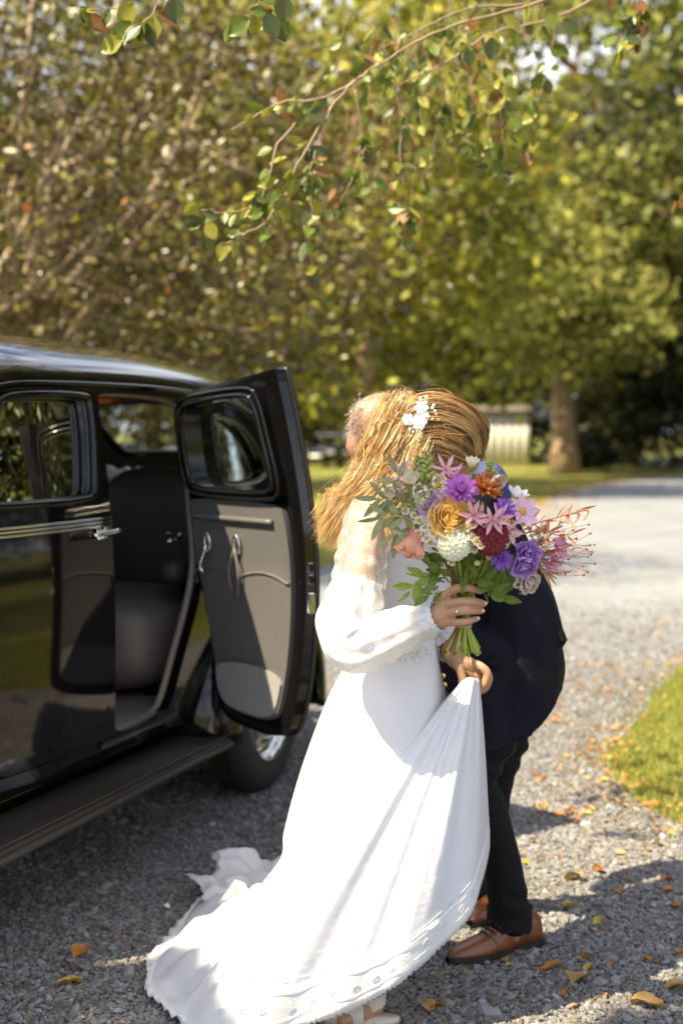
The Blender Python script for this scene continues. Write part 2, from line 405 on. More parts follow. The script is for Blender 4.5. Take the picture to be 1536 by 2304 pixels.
def flat(poly, z, name, m, wob=.12, seed=1):
    P = densify(poly, .35); rr = np.random.RandomState(seed)
    P = P + rr.uniform(-wob, wob, P.shape); mbx = MB()
    mbx.panel(P, [], lambda x, y: (x, y, z), step=1.6); return tag(mbx.build(name, m, smooth=False), kind='structure')
drive = [(-12, -4), (12, -4), (12, 14), (14, 20), (22, 30), (40, 42), (40, 52), (18, 51.5), (11.5, 49.5), (7.9, 42.5), (5.6, 36), (3.9, 28.6), (2.6, 23.5), (1.2, 18.5), (-.4, 15.4), (-3, 13.2), (-7, 11.5), (-12, 11)]
flat(drive, -.003, 'gravel_drive', M['gravel_bed'], .08, 2)
ISL = [(1.36, 5.25), (1.22, 5.7), (1.17, 6.1), (1.24, 6.6), (1.42, 7.0), (1.75, 8.0), (2.35, 9.5), (3.4, 11.2), (5, 12.8), (8, 14), (12.5, 13.9), (12.5, 3.2), (5, 3.6), (2.6, 4.2), (1.8, 4.75)]
flat(ISL, .003, 'lawn', M['lawn'], .04, 3)

# loose gravel: points carrying size and rotation, a stone on each by geometry nodes
def gravel():
    r = np.random.RandomState(7)
    P = []; S = []
    for y0, y1, dens, s0 in ((2.9, 4.6, 19000, .0050), (4.6, 6.2, 15000, .0053), (6.2, 9.0, 9000, .0052), (9.0, 13.0, 3600, .0056)):
        w = lambda y: .27 * y + .55
        n = int(dens * (y1 - y0) * (w(y0) + w(y1)))
        y = r.uniform(y0, y1, n); x = r.uniform(-1, 1, n) * w(y)
        P.append(np.stack([x, y, np.zeros(n)], 1)); S.append(s0 * np.exp(r.normal(0, .40, n)))
    P = np.vstack(P); S = np.concatenate(S)
    k = ~inpoly(P[:, :2], np.array(ISL)) & inpoly(P[:, :2], np.array(drive)) & (r.rand(len(P)) < np.clip((13 - P[:, 1]) / 7.5, 0, 1)); P, S = P[k], S[k]
    P[:, 2] = S * r.uniform(-.15, .55, len(S))
    big = r.rand(len(S)) < .006; S[big] *= 1.9
    me = bpy.data.meshes.new('gravel'); me.vertices.add(len(P)); me.vertices.foreach_set('co', P.astype(np.float32).ravel())
    a = me.attributes.new('size', 'FLOAT_VECTOR', 'POINT'); q = S[:, None] * r.uniform([.8, .7, .45], [1.35, 1.15, .8], (len(S), 3)); a.data.foreach_set('vector', q.astype(np.float32).ravel())
    a = me.attributes.new('spin', 'FLOAT_VECTOR', 'POINT'); q = r.uniform([-.5, -.5, 0], [.5, .5, 6.28], (len(S), 3)); a.data.foreach_set('vector', q.astype(np.float32).ravel())
    me.update(); o = bpy.data.objects.new('gravel', me); COL.objects.link(o); me.materials.append(M['stone'])
    tag(o, 'loose grey and tan gravel chips covering the drive', 'gravel', kind='stuff')
    ng = bpy.data.node_groups.new('gravel_stones', 'GeometryNodeTree')
    ng.interface.new_socket('Geometry', in_out='INPUT', socket_type='NodeSocketGeometry'); ng.interface.new_socket('Geometry', in_out='OUTPUT', socket_type='NodeSocketGeometry')
    N, L = ng.nodes, ng.links
    gi, go = N.new('NodeGroupInput'), N.new('NodeGroupOutput')
    ic = N.new('GeometryNodeMeshIcoSphere'); ic.inputs['Radius'].default_value = 1; ic.inputs['Subdivisions'].default_value = 2
    sp_ = N.new('GeometryNodeSetPosition'); nz = N.new('ShaderNodeTexNoise'); nz.inputs['Scale'].default_value = 1.3; nz.inputs['Detail'].default_value = 1
    sb = N.new('ShaderNodeVectorMath'); sb.operation = 'SUBTRACT'; sb.inputs[1].default_value = (.5, .5, .5); sc = N.new('ShaderNodeVectorMath'); sc.operation = 'SCALE'; sc.inputs['Scale'].default_value = 1.5
    L.new(nz.outputs['Color'], sb.inputs[0]); L.new(sb.outputs[0], sc.inputs[0]); L.new(ic.outputs['Mesh'], sp_.inputs['Geometry']); L.new(sc.outputs[0], sp_.inputs['Offset'])
    sm = N.new('GeometryNodeSetMaterial'); sm.inputs['Material'].default_value = M['stone']; L.new(sp_.outputs[0], sm.inputs['Geometry'])
    ip = N.new('GeometryNodeInstanceOnPoints')
    na = N.new('GeometryNodeInputNamedAttribute'); na.data_type = 'FLOAT_VECTOR'; na.inputs['Name'].default_value = 'size'
    nb = N.new('GeometryNodeInputNamedAttribute'); nb.data_type = 'FLOAT_VECTOR'; nb.inputs['Name'].default_value = 'spin'
    L.new(gi.outputs[0], ip.inputs['Points']); L.new(sm.outputs[0], ip.inputs['Instance']); L.new(na.outputs[0], ip.inputs['Scale']); L.new(nb.outputs[0], ip.inputs['Rotation'])
    L.new(ip.outputs[0], go.inputs[0])
    md = o.modifiers.new('stones', 'NODES'); md.node_group = ng
gravel()

def leaf_faces(P, size, rs, droop=.3, aspect=.55, flat_=None):
    """one bent diamond leaf (4 verts, 2 triangles as a quad pair) per point"""
    n = len(P); size = np.broadcast_to(size, (n,))[:, None]
    d = rs.normal(0, 1, (n, 3)); d[:, 2] -= droop; d /= np.linalg.norm(d, axis=1)[:, None]
    u = rs.normal(0, 1, (n, 3)); u[:, 2] += .0 if flat_ is None else flat_
    s = np.cross(d, u); s /= np.linalg.norm(s, axis=1)[:, None] + 1e-9
    nn = np.cross(s, d)
    V = np.stack([P, P + d * size * .5 + s * size * aspect * .5 + nn * size * .08, P + d * size, P + d * size * .5 - s * size * aspect * .5 + nn * size * .08], 1)
    idx = np.arange(n)[:, None] * 4
    T = np.hstack([idx, idx + 1, idx + 2, idx, idx + 2, idx + 3]).reshape(-1, 3)
    return V.reshape(-1, 3), T
def palette(n, rs, cols, w, jit=.25):
    c = np.array(cols)[rs.choice(len(cols), n, p=np.array(w) / sum(w))]
    return np.clip(c * np.exp(rs.normal(0, jit, (n, 1))), 0, 1)
def crown_points(rs, cen, rad, n_clump, per, clump, lo=.35, flat_=.55, gaps=0.):
    d = rs.normal(0, 1, (n_clump, 3)); d /= np.linalg.norm(d, axis=1)[:, None]
    q = np.cbrt(rs.uniform(lo ** 3, 1, n_clump))[:, None]
    C = np.array(cen) + d * q * np.array(rad) * (1 + rs.normal(0, .09, (n_clump, 1)))
    if gaps:
        k = np.array([noise.noise(Vector(c * gaps)) > -.12 for c in C]); C = C[k]
    P = np.repeat(C, per, 0) + rs.normal(0, 1, (len(C) * per, 3)) * clump * np.array([1, 1, flat_])
    return C, P
def limbs(mb, rs, base, top, r0, targets, n=7):
    base, top = np.array(base, float), np.array(top, float)
    mid = (base + top) / 2 + rs.normal(0, .02, 3) * np.linalg.norm(top - base)
    path = catmull([base, mid, top], 14); rad = np.linspace(1, .45, 14) * r0; rad[0] *= 1.45; rad[1] *= 1.15
    mb.tube(path, rad, 12)
    for t in targets:
        k = rs.randint(6, 14); a = path[min(k, 13)]; b = np.array(t)
        m1 = a * .5 + b * .5 + np.array([0, 0, -.08 * np.linalg.norm(b - a)]) + rs.normal(0, .05, 3) * np.linalg.norm(b - a)
        mb.tube(catmull([a, m1, b], n), np.linspace(rad[min(k, 13)] * .5, .015 * r0 / .2 + .004, n), 6, False)
def make_tree(name, label, loc, h_trunk, r_trunk, cen, rad, n_clump, per, clump, size, cols, w, seed, group=None, cat='tree', barkm='bark', lo=.35, gaps=0., nl=22, flat_=.55, leafm='leaf_far', top=None):
    rs = np.random.RandomState(seed); t = thing(name, label, cat, loc, group); loc = np.array(loc, float)
    C, P = crown_points(rs, loc + np.array(cen), rad, n_clump, per, clump, lo, flat_, gaps)
    k = P[:, 2] > .1; P = P[k]
    V, T = leaf_faces(P, size * np.exp(rs.normal(0, .25, len(P))), rs)
    c = palette(len(P), rs, cols, w)
    bigmesh('crown', V, T, M[leafm], t, np.repeat(c, 4, 0), kind='stuff')
    mb = MB(); limbs(mb, rs, loc + np.array([0, 0, -.1]), top if top is not None else loc + np.array([cen[0] * .6, cen[1] * .6, cen[2] + rad[2] * .3]), r_trunk, C[rs.choice(len(C), min(nl, len(C)), False)])
    mb.build('trunk', M[barkm], t)
    return t
GY = [(.31, .305, .034), (.21, .22, .025), (.38, .345, .05), (.085, .094, .013), (.24, .13, .02)]
GD = [(.035, .042, .010), (.055, .060, .014), (.022, .028, .008), (.08, .08, .02)]
GM = [(.155, .17, .026), (.23, .238, .042), (.075, .086, .014), (.31, .305, .08), (.22, .10, .02)]
BR = [(.085, .058, .024), (.115, .084, .022), (.12, .110, .017), (.05, .035, .018), (.22, .085, .022), (.19, .165, .03)]
# ------------------------------------------------------------------ the black vintage car (local: X forward, Y to the open-door side, Z up, origin under the rear axle)
TH = math.radians(19.4)
car = thing('vintage_car', 'black 1930s sedan with its rear passenger door swung open', 'car', (-1.03, 6.19, 0))
car.rotation_euler = (0, 0, math.atan2(-math.cos(TH), -math.sin(TH)))
OFF[car.name] = np.zeros(3)
def yside(X, Z):
    b = .77
    if Z > 1.0: b -= .085 * (min(Z - 1.0, .75) / .68) ** 1.8
    else: b -= .05 * ((1 - Z) / .53) ** 2
    if X < .5: b -= .24 * ((.5 - X) / 1.5) ** 2
    if X > 1.6: b -= .13 * ((X - 1.6) / 1.0) ** 1.4
    return b
GUT = [(2.02, 1.56), (1.93, 1.635), (1.80, 1.668), (1.5, 1.678), (1.15, 1.682), (.8, 1.68), (.39, 1.662), (.1, 1.63), (-.15, 1.57), (-.38, 1.47), (-.58, 1.33), (-.74, 1.17), (-.88, .98), (-.97, .76), (-1.0, .48)]
GUTS = catmull(GUT, 60)
SIDE = [(-1.0, .44), (2.45, .42), (2.5, 1.13), (2.25, 1.24)] + [tuple(p) for p in GUTS]
DOOR_R = chaikin([(.66, 1.645), (1.29, 1.655), (1.31, 1.61), (1.335, 1.25), (1.338, 1.1), (1.325, .8), (1.28, .55), (1.25, .49), (.88, .49), (.83, .55), (.78, .70), (.68, .88), (.625, 1.02), (.635, 1.2), (.62, 1.4), (.60, 1.58)], 2)
DOOR_F = chaikin([(1.33, 1.66), (1.84, 1.655), (1.93, 1.6), (2.2, 1.24), (2.3, 1.1), (2.32, .6), (2.28, .49), (1.31, .49), (1.335, .75), (1.352, 1.1), (1.350, 1.25), (1.325, 1.6)], 2)
WIN_F = chaikin([(1.385, 1.61), (1.42, 1.632), (1.84, 1.625), (1.9, 1.58), (2.08, 1.34), (2.07, 1.305), (1.52, 1.305), (1.455, 1.32), (1.44, 1.37)], 3)
WIN_Q = chaikin([(.40, 1.58), (.44, 1.56), (.44, 1.34), (.40, 1.31), (.05, 1.31), (-.12, 1.33), (-.13, 1.37), (.02, 1.50), (.2, 1.57)], 3)
arch = lambda c: (c[:, 0] ** 2 + (c[:, 1] - .36) ** 2 < .45 ** 2)
for sgn in (1, -1):
    mb = MB()
    holes = [DOOR_R, DOOR_F, WIN_Q]
    mb.panel(SIDE, holes, lambda x, z: (x, sgn * yside(x, z), z), lambda x, z: (x, sgn * (yside(x, z) - .045), z), step=.06, cut=arch)
    mb.build('body_side', M['black_paint'], car, sharp=35)
    # quarter window glass and its bead
    g = MB(); g.panel(WIN_Q, [], lambda x, z: (x, sgn * (yside(x, z) - .03), z), step=.05); g.build('quarter_glass', M['glass'], car)
    g = MB(); q = np.array([(x, sgn * (yside(x, z) - .004), z) for x, z in WIN_Q]); g.tube(np.vstack([q, q[:1]]), .012, 8, False); g.build('quarter_window_bead', M['black_paint'], car)
def door_panel(name, outline, window, fm, parent, mats=True):
    """fm(x, z, depth): depth measured inward from the outer skin"""
    mb = MB()
    mb.panel(outline, [window], lambda x, z: fm(x, z, 0), lambda x, z: fm(x, z, .055), step=.05)
    d = mb.build(name, M['black_paint'], parent, sharp=35)
    for nm, dep, rr, mm in (('window_moulding', -.004, .013, 'black_paint'), ('window_bead', .012, .008, 'black_satin')):
        g = MB(); s_ = 1.0 if nm == 'window_moulding' else .985; c = np.mean(window, 0)
        q = np.array([fm(*(c + (np.array(p) - c) * (1.04 if s_ == 1 else .995)), dep) for p in window]); g.tube(np.vstack([q, q[:1]]), rr, 8, False); g.build(nm, M[mm], d)
    g = MB(); g.panel(window, [], lambda x, z: fm(x, z, .03), step=.06); g.build('window_glass', M['glass'], d)
    return d
# front doors, closed; far rear door, closed
def shrink(poly, k):
    c = np.mean(poly, 0); P = np.array(poly); n = P - c; return P - n / (np.linalg.norm(n, axis=1)[:, None]) * k
for sgn in (1, -1):
    fm = lambda x, z, d: (x, sgn * (yside(x, z) + .006 - d), z)
    d = door_panel('front_door', shrink(DOOR_F, .006), WIN_F, fm, car)
    g = MB()
    for k in range(3): g.tube([(x, sgn * (yside(x, 1.225) + .011), 1.213 + .012 * k) for x in np.linspace(1.352, 2.26, 12)], .0052, 6)
    g.build('chrome_trim', M['chrome'], d)
    g = MB(); yy = sgn * yside(1.4, 1.19)
    g.box((1.43, yy + sgn * .014, 1.192), (.022, .008, .022), bev=.004); g.tube([(1.43, yy + sgn * .02, 1.192), (1.43, yy + sgn * .05, 1.194)], .010, 8)
    g.tube(catmull([(1.37, yy + sgn * .052, 1.197), (1.44, yy + sgn * .056, 1.196), (1.54, yy + sgn * .050, 1.192)], 10), [.005, .009, .011, .011, .0105, .010, .009, .008, .007, .005], 10)
    g.build('door_handle', M['chrome'], d)
    g = MB(); g.panel(rrect(1.40, 2.2, .52, 1.29, .05), [], lambda x, z: (x, sgn * (yside(x, z) - .06), z), step=.1); g.build('door_card', M['leather_dark'], d)
WIN_R = chaikin([(.66, 1.615), (1.16, 1.625), (1.20, 1.58), (1.26, 1.36), (1.25, 1.31), (.72, 1.31), (.65, 1.35), (.63, 1.56)], 3)
fm = lambda x, z, d: (x, -(yside(x, z) + .006 - d), z)
dfar = door_panel('rear_door', shrink(DOOR_R, .006), WIN_R, fm, car)
g = MB(); g.panel(rrect(.9, 1.28, .52, 1.28, .05), [], lambda x, z: (x, -(yside(x, z) - .06), z), step=.1); g.build('door_card', M['leather_dark'], dfar)
# open rear door, hinged at its rear edge
OA = math.radians(57.4); HX, HY = .635, .76
def dmap(w, z, d):
    ys = yside(HX + w, z) + .006 - d - .76
    return (HX + w * math.cos(OA) - ys * math.sin(OA), HY + w * math.sin(OA) + ys * math.cos(OA), z)
OD = chaikin([(.02, 1.56), (.05, 1.63), (.12, 1.672), (.40, 1.695), (.655, 1.728), (.664, 1.725), (.672, 1.6), (.698, 1.25), (.705, 1.1), (.702, .8), (.685, .56), (.65, .475), (.40, .475), (.25, .50), (.19, .58), (.145, .74), (.06, .92), (.0, 1.05), (-.01, 1.3)], 2)
OW = chaikin([(.055, 1.56), (.09, 1.605), (.16, 1.625), (.49, 1.648), (.545, 1.625), (.562, 1.5), (.588, 1.37), (.585, 1.32), (.53, 1.305), (.14, 1.305), (.07, 1.325), (.045, 1.40)], 3)
mb = MB(); mb.panel(OD, [OW], lambda x, z: dmap(x, z, 0), lambda x, z: dmap(x, z, .052), step=.05)
door = mb.build('rear_door', M['black_paint'], car, sharp=35); tag(door, 'open rear door with grey leather lining')
rim = np.array([dmap(x, z, .004) for x, z in OD]); g = MB(); g.tube(np.vstack([rim, rim[:1]]), .009, 8, False); g.build('door_edge_seal', M['black_satin'], door)
IP = shrink(OD, .05)
IP = np.array([p for p in IP])
g = MB()
def pleat(w, z):
    k = .0
    if .70 < z < 1.06 and .1 < w < .62: k = .0045 * abs(math.sin((w) * math.pi / .032)) * min(1, (z - .70) / .02, (1.06 - z) / .05)
    return k
CARD = shrink(chaikin([(.035, 1.275), (.60, 1.275), (.625, 1.22), (.645, 1.05), (.645, .8), (.625, .58), (.59, .525), (.40, .525), (.28, .545), (.225, .60), (.18, .75), (.10, .93), (.04, 1.05), (.03, 1.25)], 2), 0)
g.panel(CARD, [], lambda w, z: dmap(w, z, .060 + .012 + pleat(w, z)), lambda w, z: dmap(w, z, .050), step=.016)
g.build('door_lining', M['leather_grey'], door, sharp=50)
FR = [p for p in shrink(OD, .018) if p[1] > 1.22]
g = MB(); OUTF = chaikin([(.03, 1.28), (.0, 1.42), (.03, 1.57), (.07, 1.62), (.14, 1.655), (.52, 1.682), (.575, 1.668), (.595, 1.5), (.622, 1.33), (.62, 1.28)], 2)
g.panel(OUTF, [OW], lambda w, z: dmap(w, z, .080), lambda w, z: dmap(w, z, .050), step=.03); g.build('window_frame', M['black_paint'], door, sharp=35)
for nm, k, dep, rr in (('window_bead', 1.0, .083, .011), ('window_bead', 1.13, .083, .007)):
    c = np.mean(OW, 0); q = np.array([dmap(*(c + (p - c) * k), dep) for p in OW]); g = MB(); g.tube(np.vstack([q, q[:1]]), rr, 8, False); g.build(nm, M['black_paint'], door)
g = MB(); g.panel(OW, [], lambda w, z: dmap(w, z, .03), step=.06); g.build('window_glass', M['glass'], door)
g = MB(); g.tube([dmap(w, 1.208, .080) for w in np.linspace(.05, .56, 14)], .0105, 8); g.build('garnish_bar', M['leather_grey'], door)
for w, h in ((.145, -.10), (.335, -.15)):       # oval pull and its hanging handle or strap
    g = MB(); a = np.linspace(0, 2 * math.pi, 20)
    g.tube([dmap(w + .017 * math.cos(t), 1.115 + .033 * math.sin(t), .082) for t in a], .0055, 6, False); g.build('escutcheon', M['chrome'], door)
    g = MB(); g.tube(catmull([dmap(w, 1.105, .088), dmap(w - .028, 1.03, .10), dmap(w - .02, 1.105 + h, .092)], 12), .006, 8)
    g.build('pull_handle', M['chrome'] if w < .2 else M['leather_dark'], door)
g = MB(); g.tube(catmull([dmap(.335, 1.10, .09), dmap(.365, 1.02, .098), dmap(.352, .925, .092)], 12), .005, 8); g.build('pull_strap', M['leather_dark'], door)
g = MB(); xs = np.linspace(.05, .64, 40)
g.tube([dmap(w, 1.0 + .028 * abs(math.sin((w - .05) * math.pi / .29)) ** .8, .077) for w in xs], .0045, 6); g.build('seam_piping', M['leather_dark'], door)
CP = chaikin([(.215, .70), (.63, .70), (.615, .59), (.585, .535), (.40, .535), (.29, .555), (.235, .61)], 2)
g = MB(); g.panel(CP, [], lambda w, z: dmap(w, z, .082), lambda w, z: dmap(w, z, .066), step=.04); g.build('carpet_strip', M['carpet'], door, sharp=50)
for z in (1.02, 1.06):
    g = MB(); g.box(dmap(.70, z, .03), (.006, .012, .016), rotz=OA, bev=.002); g.build('latch_plate', M['chrome'], door)
g = MB(); g.box(dmap(.70, .94, .03), (.012, .014, .035), rotz=OA, bev=.003); g.build('lock_bolt', M['chrome'], door)
for z in (1.45, .95):
    g = MB(); c = dmap(-.012, z, .03); g.tube([(c[0], c[1], z - .04), (c[0], c[1], z + .04)], .014, 8); g.build('hinge', M['black_satin'], door)
# opening seal and inner reveal
for sgn in (1, -1):
    g = MB(); q = np.array([(x, sgn * (yside(x, z) - .05), z) for x, z in DOOR_R]); g.tube(np.vstack([q, q[:1]]), .013, 8, False)
    g.build('weatherstrip', M['weatherstrip'], car)
# roof and tail shell
def shell(s, t, inset=0.):
    k = s * 59; i = min(int(k), 58); u = k - i
    p = GUTS[i] * (1 - u) + GUTS[i + 1] * u
    a = GUTS[max(i - 2, 0)]; b = GUTS[min(i + 3, 59)]; d = (b - a) / np.linalg.norm(b - a); nrm = np.array([-d[1], d[0]]) * -1
    if nrm[1] < 0 and p[0] > 0: nrm = -nrm
    yh = yside(p[0], p[1]); c = .185 if s < .5 else .185 + .06 * (s - .5)
    if s < .12: c *= .62 + .38 * s / .12
    off = c * max(0., math.cos(math.pi / 2 * t)) ** .85 - inset
    return (p[0] + nrm[0] * off, yh * (1 - inset * .8) * math.sin(math.pi / 2 * t) / 1.0 if abs(t) < 1 else yh * t, p[1] + nrm[1] * off)
dens = lambda v: np.clip(v, -1, 1)
RW = [(s, t) for s, t in rrect(.625, .735, -.36, .36, .05)]
for nm, inset, mm in (('roof_panel', 0., 'roof_sky_gloss'), ('headliner', .035, 'headliner')):
    g = MB(); g.panel([(0, -1), (1, -1), (1, 1), (0, 1)], [RW], lambda s, t: shell(s, t, inset), step=.03); g.build(nm, M[mm], car)
g = MB(); g.panel(RW, [], lambda s, t: shell(s, t, .015), step=.03); g.build('rear_window_glass', M['glass'], car)
g = MB(); q = np.array([shell(s, t, -.003) for s, t in RW]); g.tube(np.vstack([q, q[:1]]), .012, 8, False); g.build('rear_window_bead', M['black_paint'], car)
for sgn in (1, -1):
    g = MB(); g.tube([(p[0], sgn * (yside(p[0], p[1]) + .010), p[1] - .006) for p in GUTS[:40]], .0085, 8); g.build('drip_rail', M['black_paint'], car)
# windscreen
g = MB(); WS = [(2.02, 1.56), (2.29, 1.24)]
g.panel([(-.95, 0), (.95, 0), (.95, 1), (-.95, 1)], [(np.array(rrect(-.86, .86, .08, .86, .08)))], lambda a, b: (2.27 - .27 * b + .07 * (1 - a * a), a * (.66 - .06 * b), 1.24 + .34 * b), lambda a, b: (2.25 - .27 * b + .07 * (1 - a * a), a * (.66 - .06 * b), 1.235 + .34 * b), step=.08)
g.build('windscreen_frame', M['black_paint'], car)
g = MB(); g.panel(rrect(-.86, .86, .08, .86, .08), [], lambda a, b: (2.26 - .27 * b + .07 * (1 - a * a), a * (.66 - .06 * b), 1.238 + .34 * b), step=.1); g.build('windscreen_glass', M['glass'], car)
# bonnet, nose, grille
st = []
for x, hw, z0, z1 in ((2.28, .62, .5, 1.26), (2.5, .55, .5, 1.22), (2.9, .42, .5, 1.16), (3.3, .31, .5, 1.10), (3.55, .24, .5, 1.03), (3.66, .15, .55, .92)):
    row = []
    for a in np.linspace(-math.pi / 2, math.pi / 2, 25):
        c_, s_ = math.cos(a), math.sin(a)
        row.append((x, hw * np.sign(s_) * abs(s_) ** .6, z0 + (z1 - z0) * abs(c_) ** .5))
    st.append(row)
g = MB(); g.grid(st); g.build('bonnet', M['black_paint'], car)
g = MB()
for k in range(-6, 7): g.tube(catmull([(3.665 - .012 * abs(k), k * .018, .58), (3.70 - .012 * abs(k), k * .020, .75), (3.66 - .012 * abs(k), k * .017, .93)], 6), .005, 6)
g.build('grille', M['chrome'], car)
# fenders: an arc swept over each wheel
def fender(cx, sgn, R, a0, a1, y0, y1, nm):
    rows = []
    for a in np.linspace(math.radians(a0), math.radians(a1), 34):
        row = []
        for k in np.linspace(0, 1, 12):
            y = y0 + (y1 - y0) * math.sin(k * math.pi / 2) ** .9
            r = R - .13 * (1 - math.cos(k * math.pi / 2)) ** 1.6 + .03 * (1 - k)
            row.append((cx + r * math.cos(a) * 1.06, sgn * y, max(.20, .36 + r * math.sin(a))))
        row.append((cx + (R - .15) * math.cos(a) * 1.06, sgn * (y1 - .012), max(.20, .36 + (R - .15) * math.sin(a))))
        rows.append(row)
    g = MB(); g.grid(rows); o = g.build(nm, M['black_paint'], car)
    m = o.modifiers.new('s', 'SOLIDIFY'); m.thickness = .004
for sgn in (1, -1):
    fender(0, sgn, .56, -6, 190, .50, .845, 'rear_fender'); fender(3.05, sgn, .56, -30, 188, .38, .84, 'front_fender')
# underbody, floor, sills
g = MB(); g.box((.9, 0, .46), (1.85, .52, .025)); g.box((1.2, 0, .38), (2.3, .42, .05)); g.build('floor_pan', M['black_satin'], car)
g = MB(); g.box((.65, .3, .489), (.74, .40, .012)); g.build('floor_carpet', M['leather_dark'], car)
for sgn in (1, -1):
    g = MB(); g.panel([(.5, .40), (2.45, .40), (2.45, .47), (.5, .47)], [], lambda x, z: (x, sgn * (.62 + .02 * (z - .4) / .07), z - .055), lambda x, z: (x, sgn * .55, z - .055), step=.2); g.build('sill', M['black_paint'], car)
    g = MB(); g.box((1.08, sgn * .70, .476), (.28, .035, .012), bev=.004); g.build('sill_plate', M['chrome'] if False else M['black_satin'], car)
    # running board
    X0, X1 = .53, 2.58
    prof = [(.56, .375), (.60, .352), (.66, .348), (.80, .348), (.825, .342), (.835, .328), (.832, .305), (.82, .297), (.80, .31), (.58, .31)]
    g = MB(); rows = []
    for x in np.concatenate([[X0], np.linspace(X0 + .004, X1, 12)]):
        rows.append([(x, sgn * (p[0] if x > X0 + .001 else p[0] * .6 + .28), p[1] if x > X0 + .001 else .325) for p in prof])
    g.grid(rows, wrapv=True); rb = g.build('running_board', M['rubber'], car, sharp=40)
    g0 = None
    for k in range(13):
        y = .615 + k * .0165
        if g0 is None:
            q = MB(); q.tube([(x, 0, 0) for x in np.linspace(X0 + .03, X1 - .02, 10)], .0052, 6); g0 = q.build('tread_rib', M['rib_rubber'], rb); o = g0
        else: o = bpy.data.objects.new('tread_rib', g0.data); COL.objects.link(o); o.parent = rb
        o.location = (0, sgn * y, .3495)
    g = MB(); g.tube([(x, sgn * .834, .322) for x in np.linspace(X0 + .01, X1, 8)], [.011] * 8, 8); g.build('edge_strip', M['rib_rubber'], rb)
# wheels
def lathe(prof, cx, cy, cz, seg=48):
    rows = []
    for a in np.linspace(0, 2 * math.pi, seg, endpoint=False): rows.append([(cx + r * math.cos(a), cy + y, cz + r * math.sin(a)) for r, y in prof])
    return rows
for cx, sgn in ((0, 1), (0, -1), (3.05, 1), (3.05, -1)):
    yo = .78 * sgn; R = .36
    tp = [(.225, -.005), (.235, .0), (.27, .008), (.31, .006), (.335, -.004), (.350, -.022), (.358, -.045)]
    for k in range(6): y = -.05 - k * .013; tp += [(.36, y), (.36, y - .009), (.353, y - .0095), (.353, y - .0125)]
    tp += [(.358, -.128), (.335, -.165), (.27, -.175), (.225, -.165)]
    g = MB(); g.grid(lathe([(r, sgn * y) for r, y in tp], cx, yo, R), wrapu=True); w = g.build('wheel', M['rubber'], car, sharp=40)
    g = MB(); g.grid(lathe([(.228, sgn * y) for y in (-.01,)] + [(r, sgn * y) for r, y in ((.226, .004), (.215, .004), (.205, -.02), (.20, -.045), (.15, -.045), (.13, -.02), (.128, -.004), (.11, .012), (.06, .03), (.001, .036))], cx, yo, R), wrapu=True); g.build('rim', M['chrome'], w)
# interior: rear seat, side linings, shelf
def cushion(name, c, h, m, parent, p=4., nu=18, nv=36):
    rows = []
    for i in range(nu + 1):
        th = math.pi * i / nu; row = []
        for j in range(nv):
            ph = 2 * math.pi * j / nv; f_ = lambda v, e: math.copysign(abs(v) ** (2 / e), v)
            row.append((c[0] + h[0] * f_(math.sin(th), p) * f_(math.cos(ph), p), c[1] + h[1] * f_(math.sin(th), p) * f_(math.sin(ph), p), c[2] + h[2] * f_(math.cos(th), p)))
        rows.append(row)
    g = MB(); g.grid(rows, wrapv=True); return g.build(name, M[m], parent)
seat = cushion('rear_seat', (.42, 0, .70), (.36, .62, .20), 'leather_dark', car)
for y, hw in ((-.31, .31), (.30, .30)): cushion('seat_back', (.02, y, 1.05), (.13, hw, .32), 'seat_dark', seat, 3.2)
cushion('arm_rest', (.35, .60, .98), (.25, .06, .06), 'seat_dark', seat, 3)
g = MB(); g.box((-.30, 0, 1.22), (.26, .50, .012)); g.build('parcel_shelf', M['headliner'], car)
for sgn in (1, -1):
    g = MB(); g.panel([(-.2, .5), (.62, .5), (.62, .70), (.52, .9), (.52, 1.28), (-.2, 1.28)], [], lambda x, z: (x, sgn * (yside(x, z) - .07), z), step=.1); g.build('side_lining', M['leather_grey'], car)
    g = MB(); g.panel([(-.35, 1.28), (.55, 1.28), (.53, 1.62), (.1, 1.6), (-.2, 1.5)], [WIN_Q], lambda x, z: (x, sgn * (yside(x, z) - .055), z), step=.08); g.build('quarter_lining', M['headliner'], car)
g = MB(); g.box((.5, .575, 1.11), (.045, .012, .018), bev=.005); g.build('ash_tray', M['chrome'], car)
cushion('front_seat', (1.75, 0, .66), (.26, .60, .16), 'seat_dark', car); cushion('front_seat_back', (1.50, 0, .93), (.09, .60, .34), 'seat_dark', car, 3.4)
g = MB(); a = np.linspace(0, 2 * math.pi, 30); g.tube([(1.98 + .06 * math.sin(t), -.32 + .2 * math.cos(t), 1.08 + .18 * math.sin(t)) for t in a], .011, 8, False); g.build('steering_wheel', M['black_satin'], car)
g = MB(); g.box((.80, .46, 1.634), (.05, .035, .016), bev=.008); g.build('courtesy_lamp', M['amber'], car)
g = MB(); g.ell((3.25, .44, .98), (.12, .11, .11)); g.build('headlight', M['chrome'], car); g = MB(); g.ell((3.25, -.44, .98), (.12, .11, .11)); g.build('headlight', M['chrome'], car)
g = MB(); g.tube([(3.95, y, .5) for y in np.linspace(-.8, .8, 14)], .045, 10); g.build('bumper', M['chrome'], car)
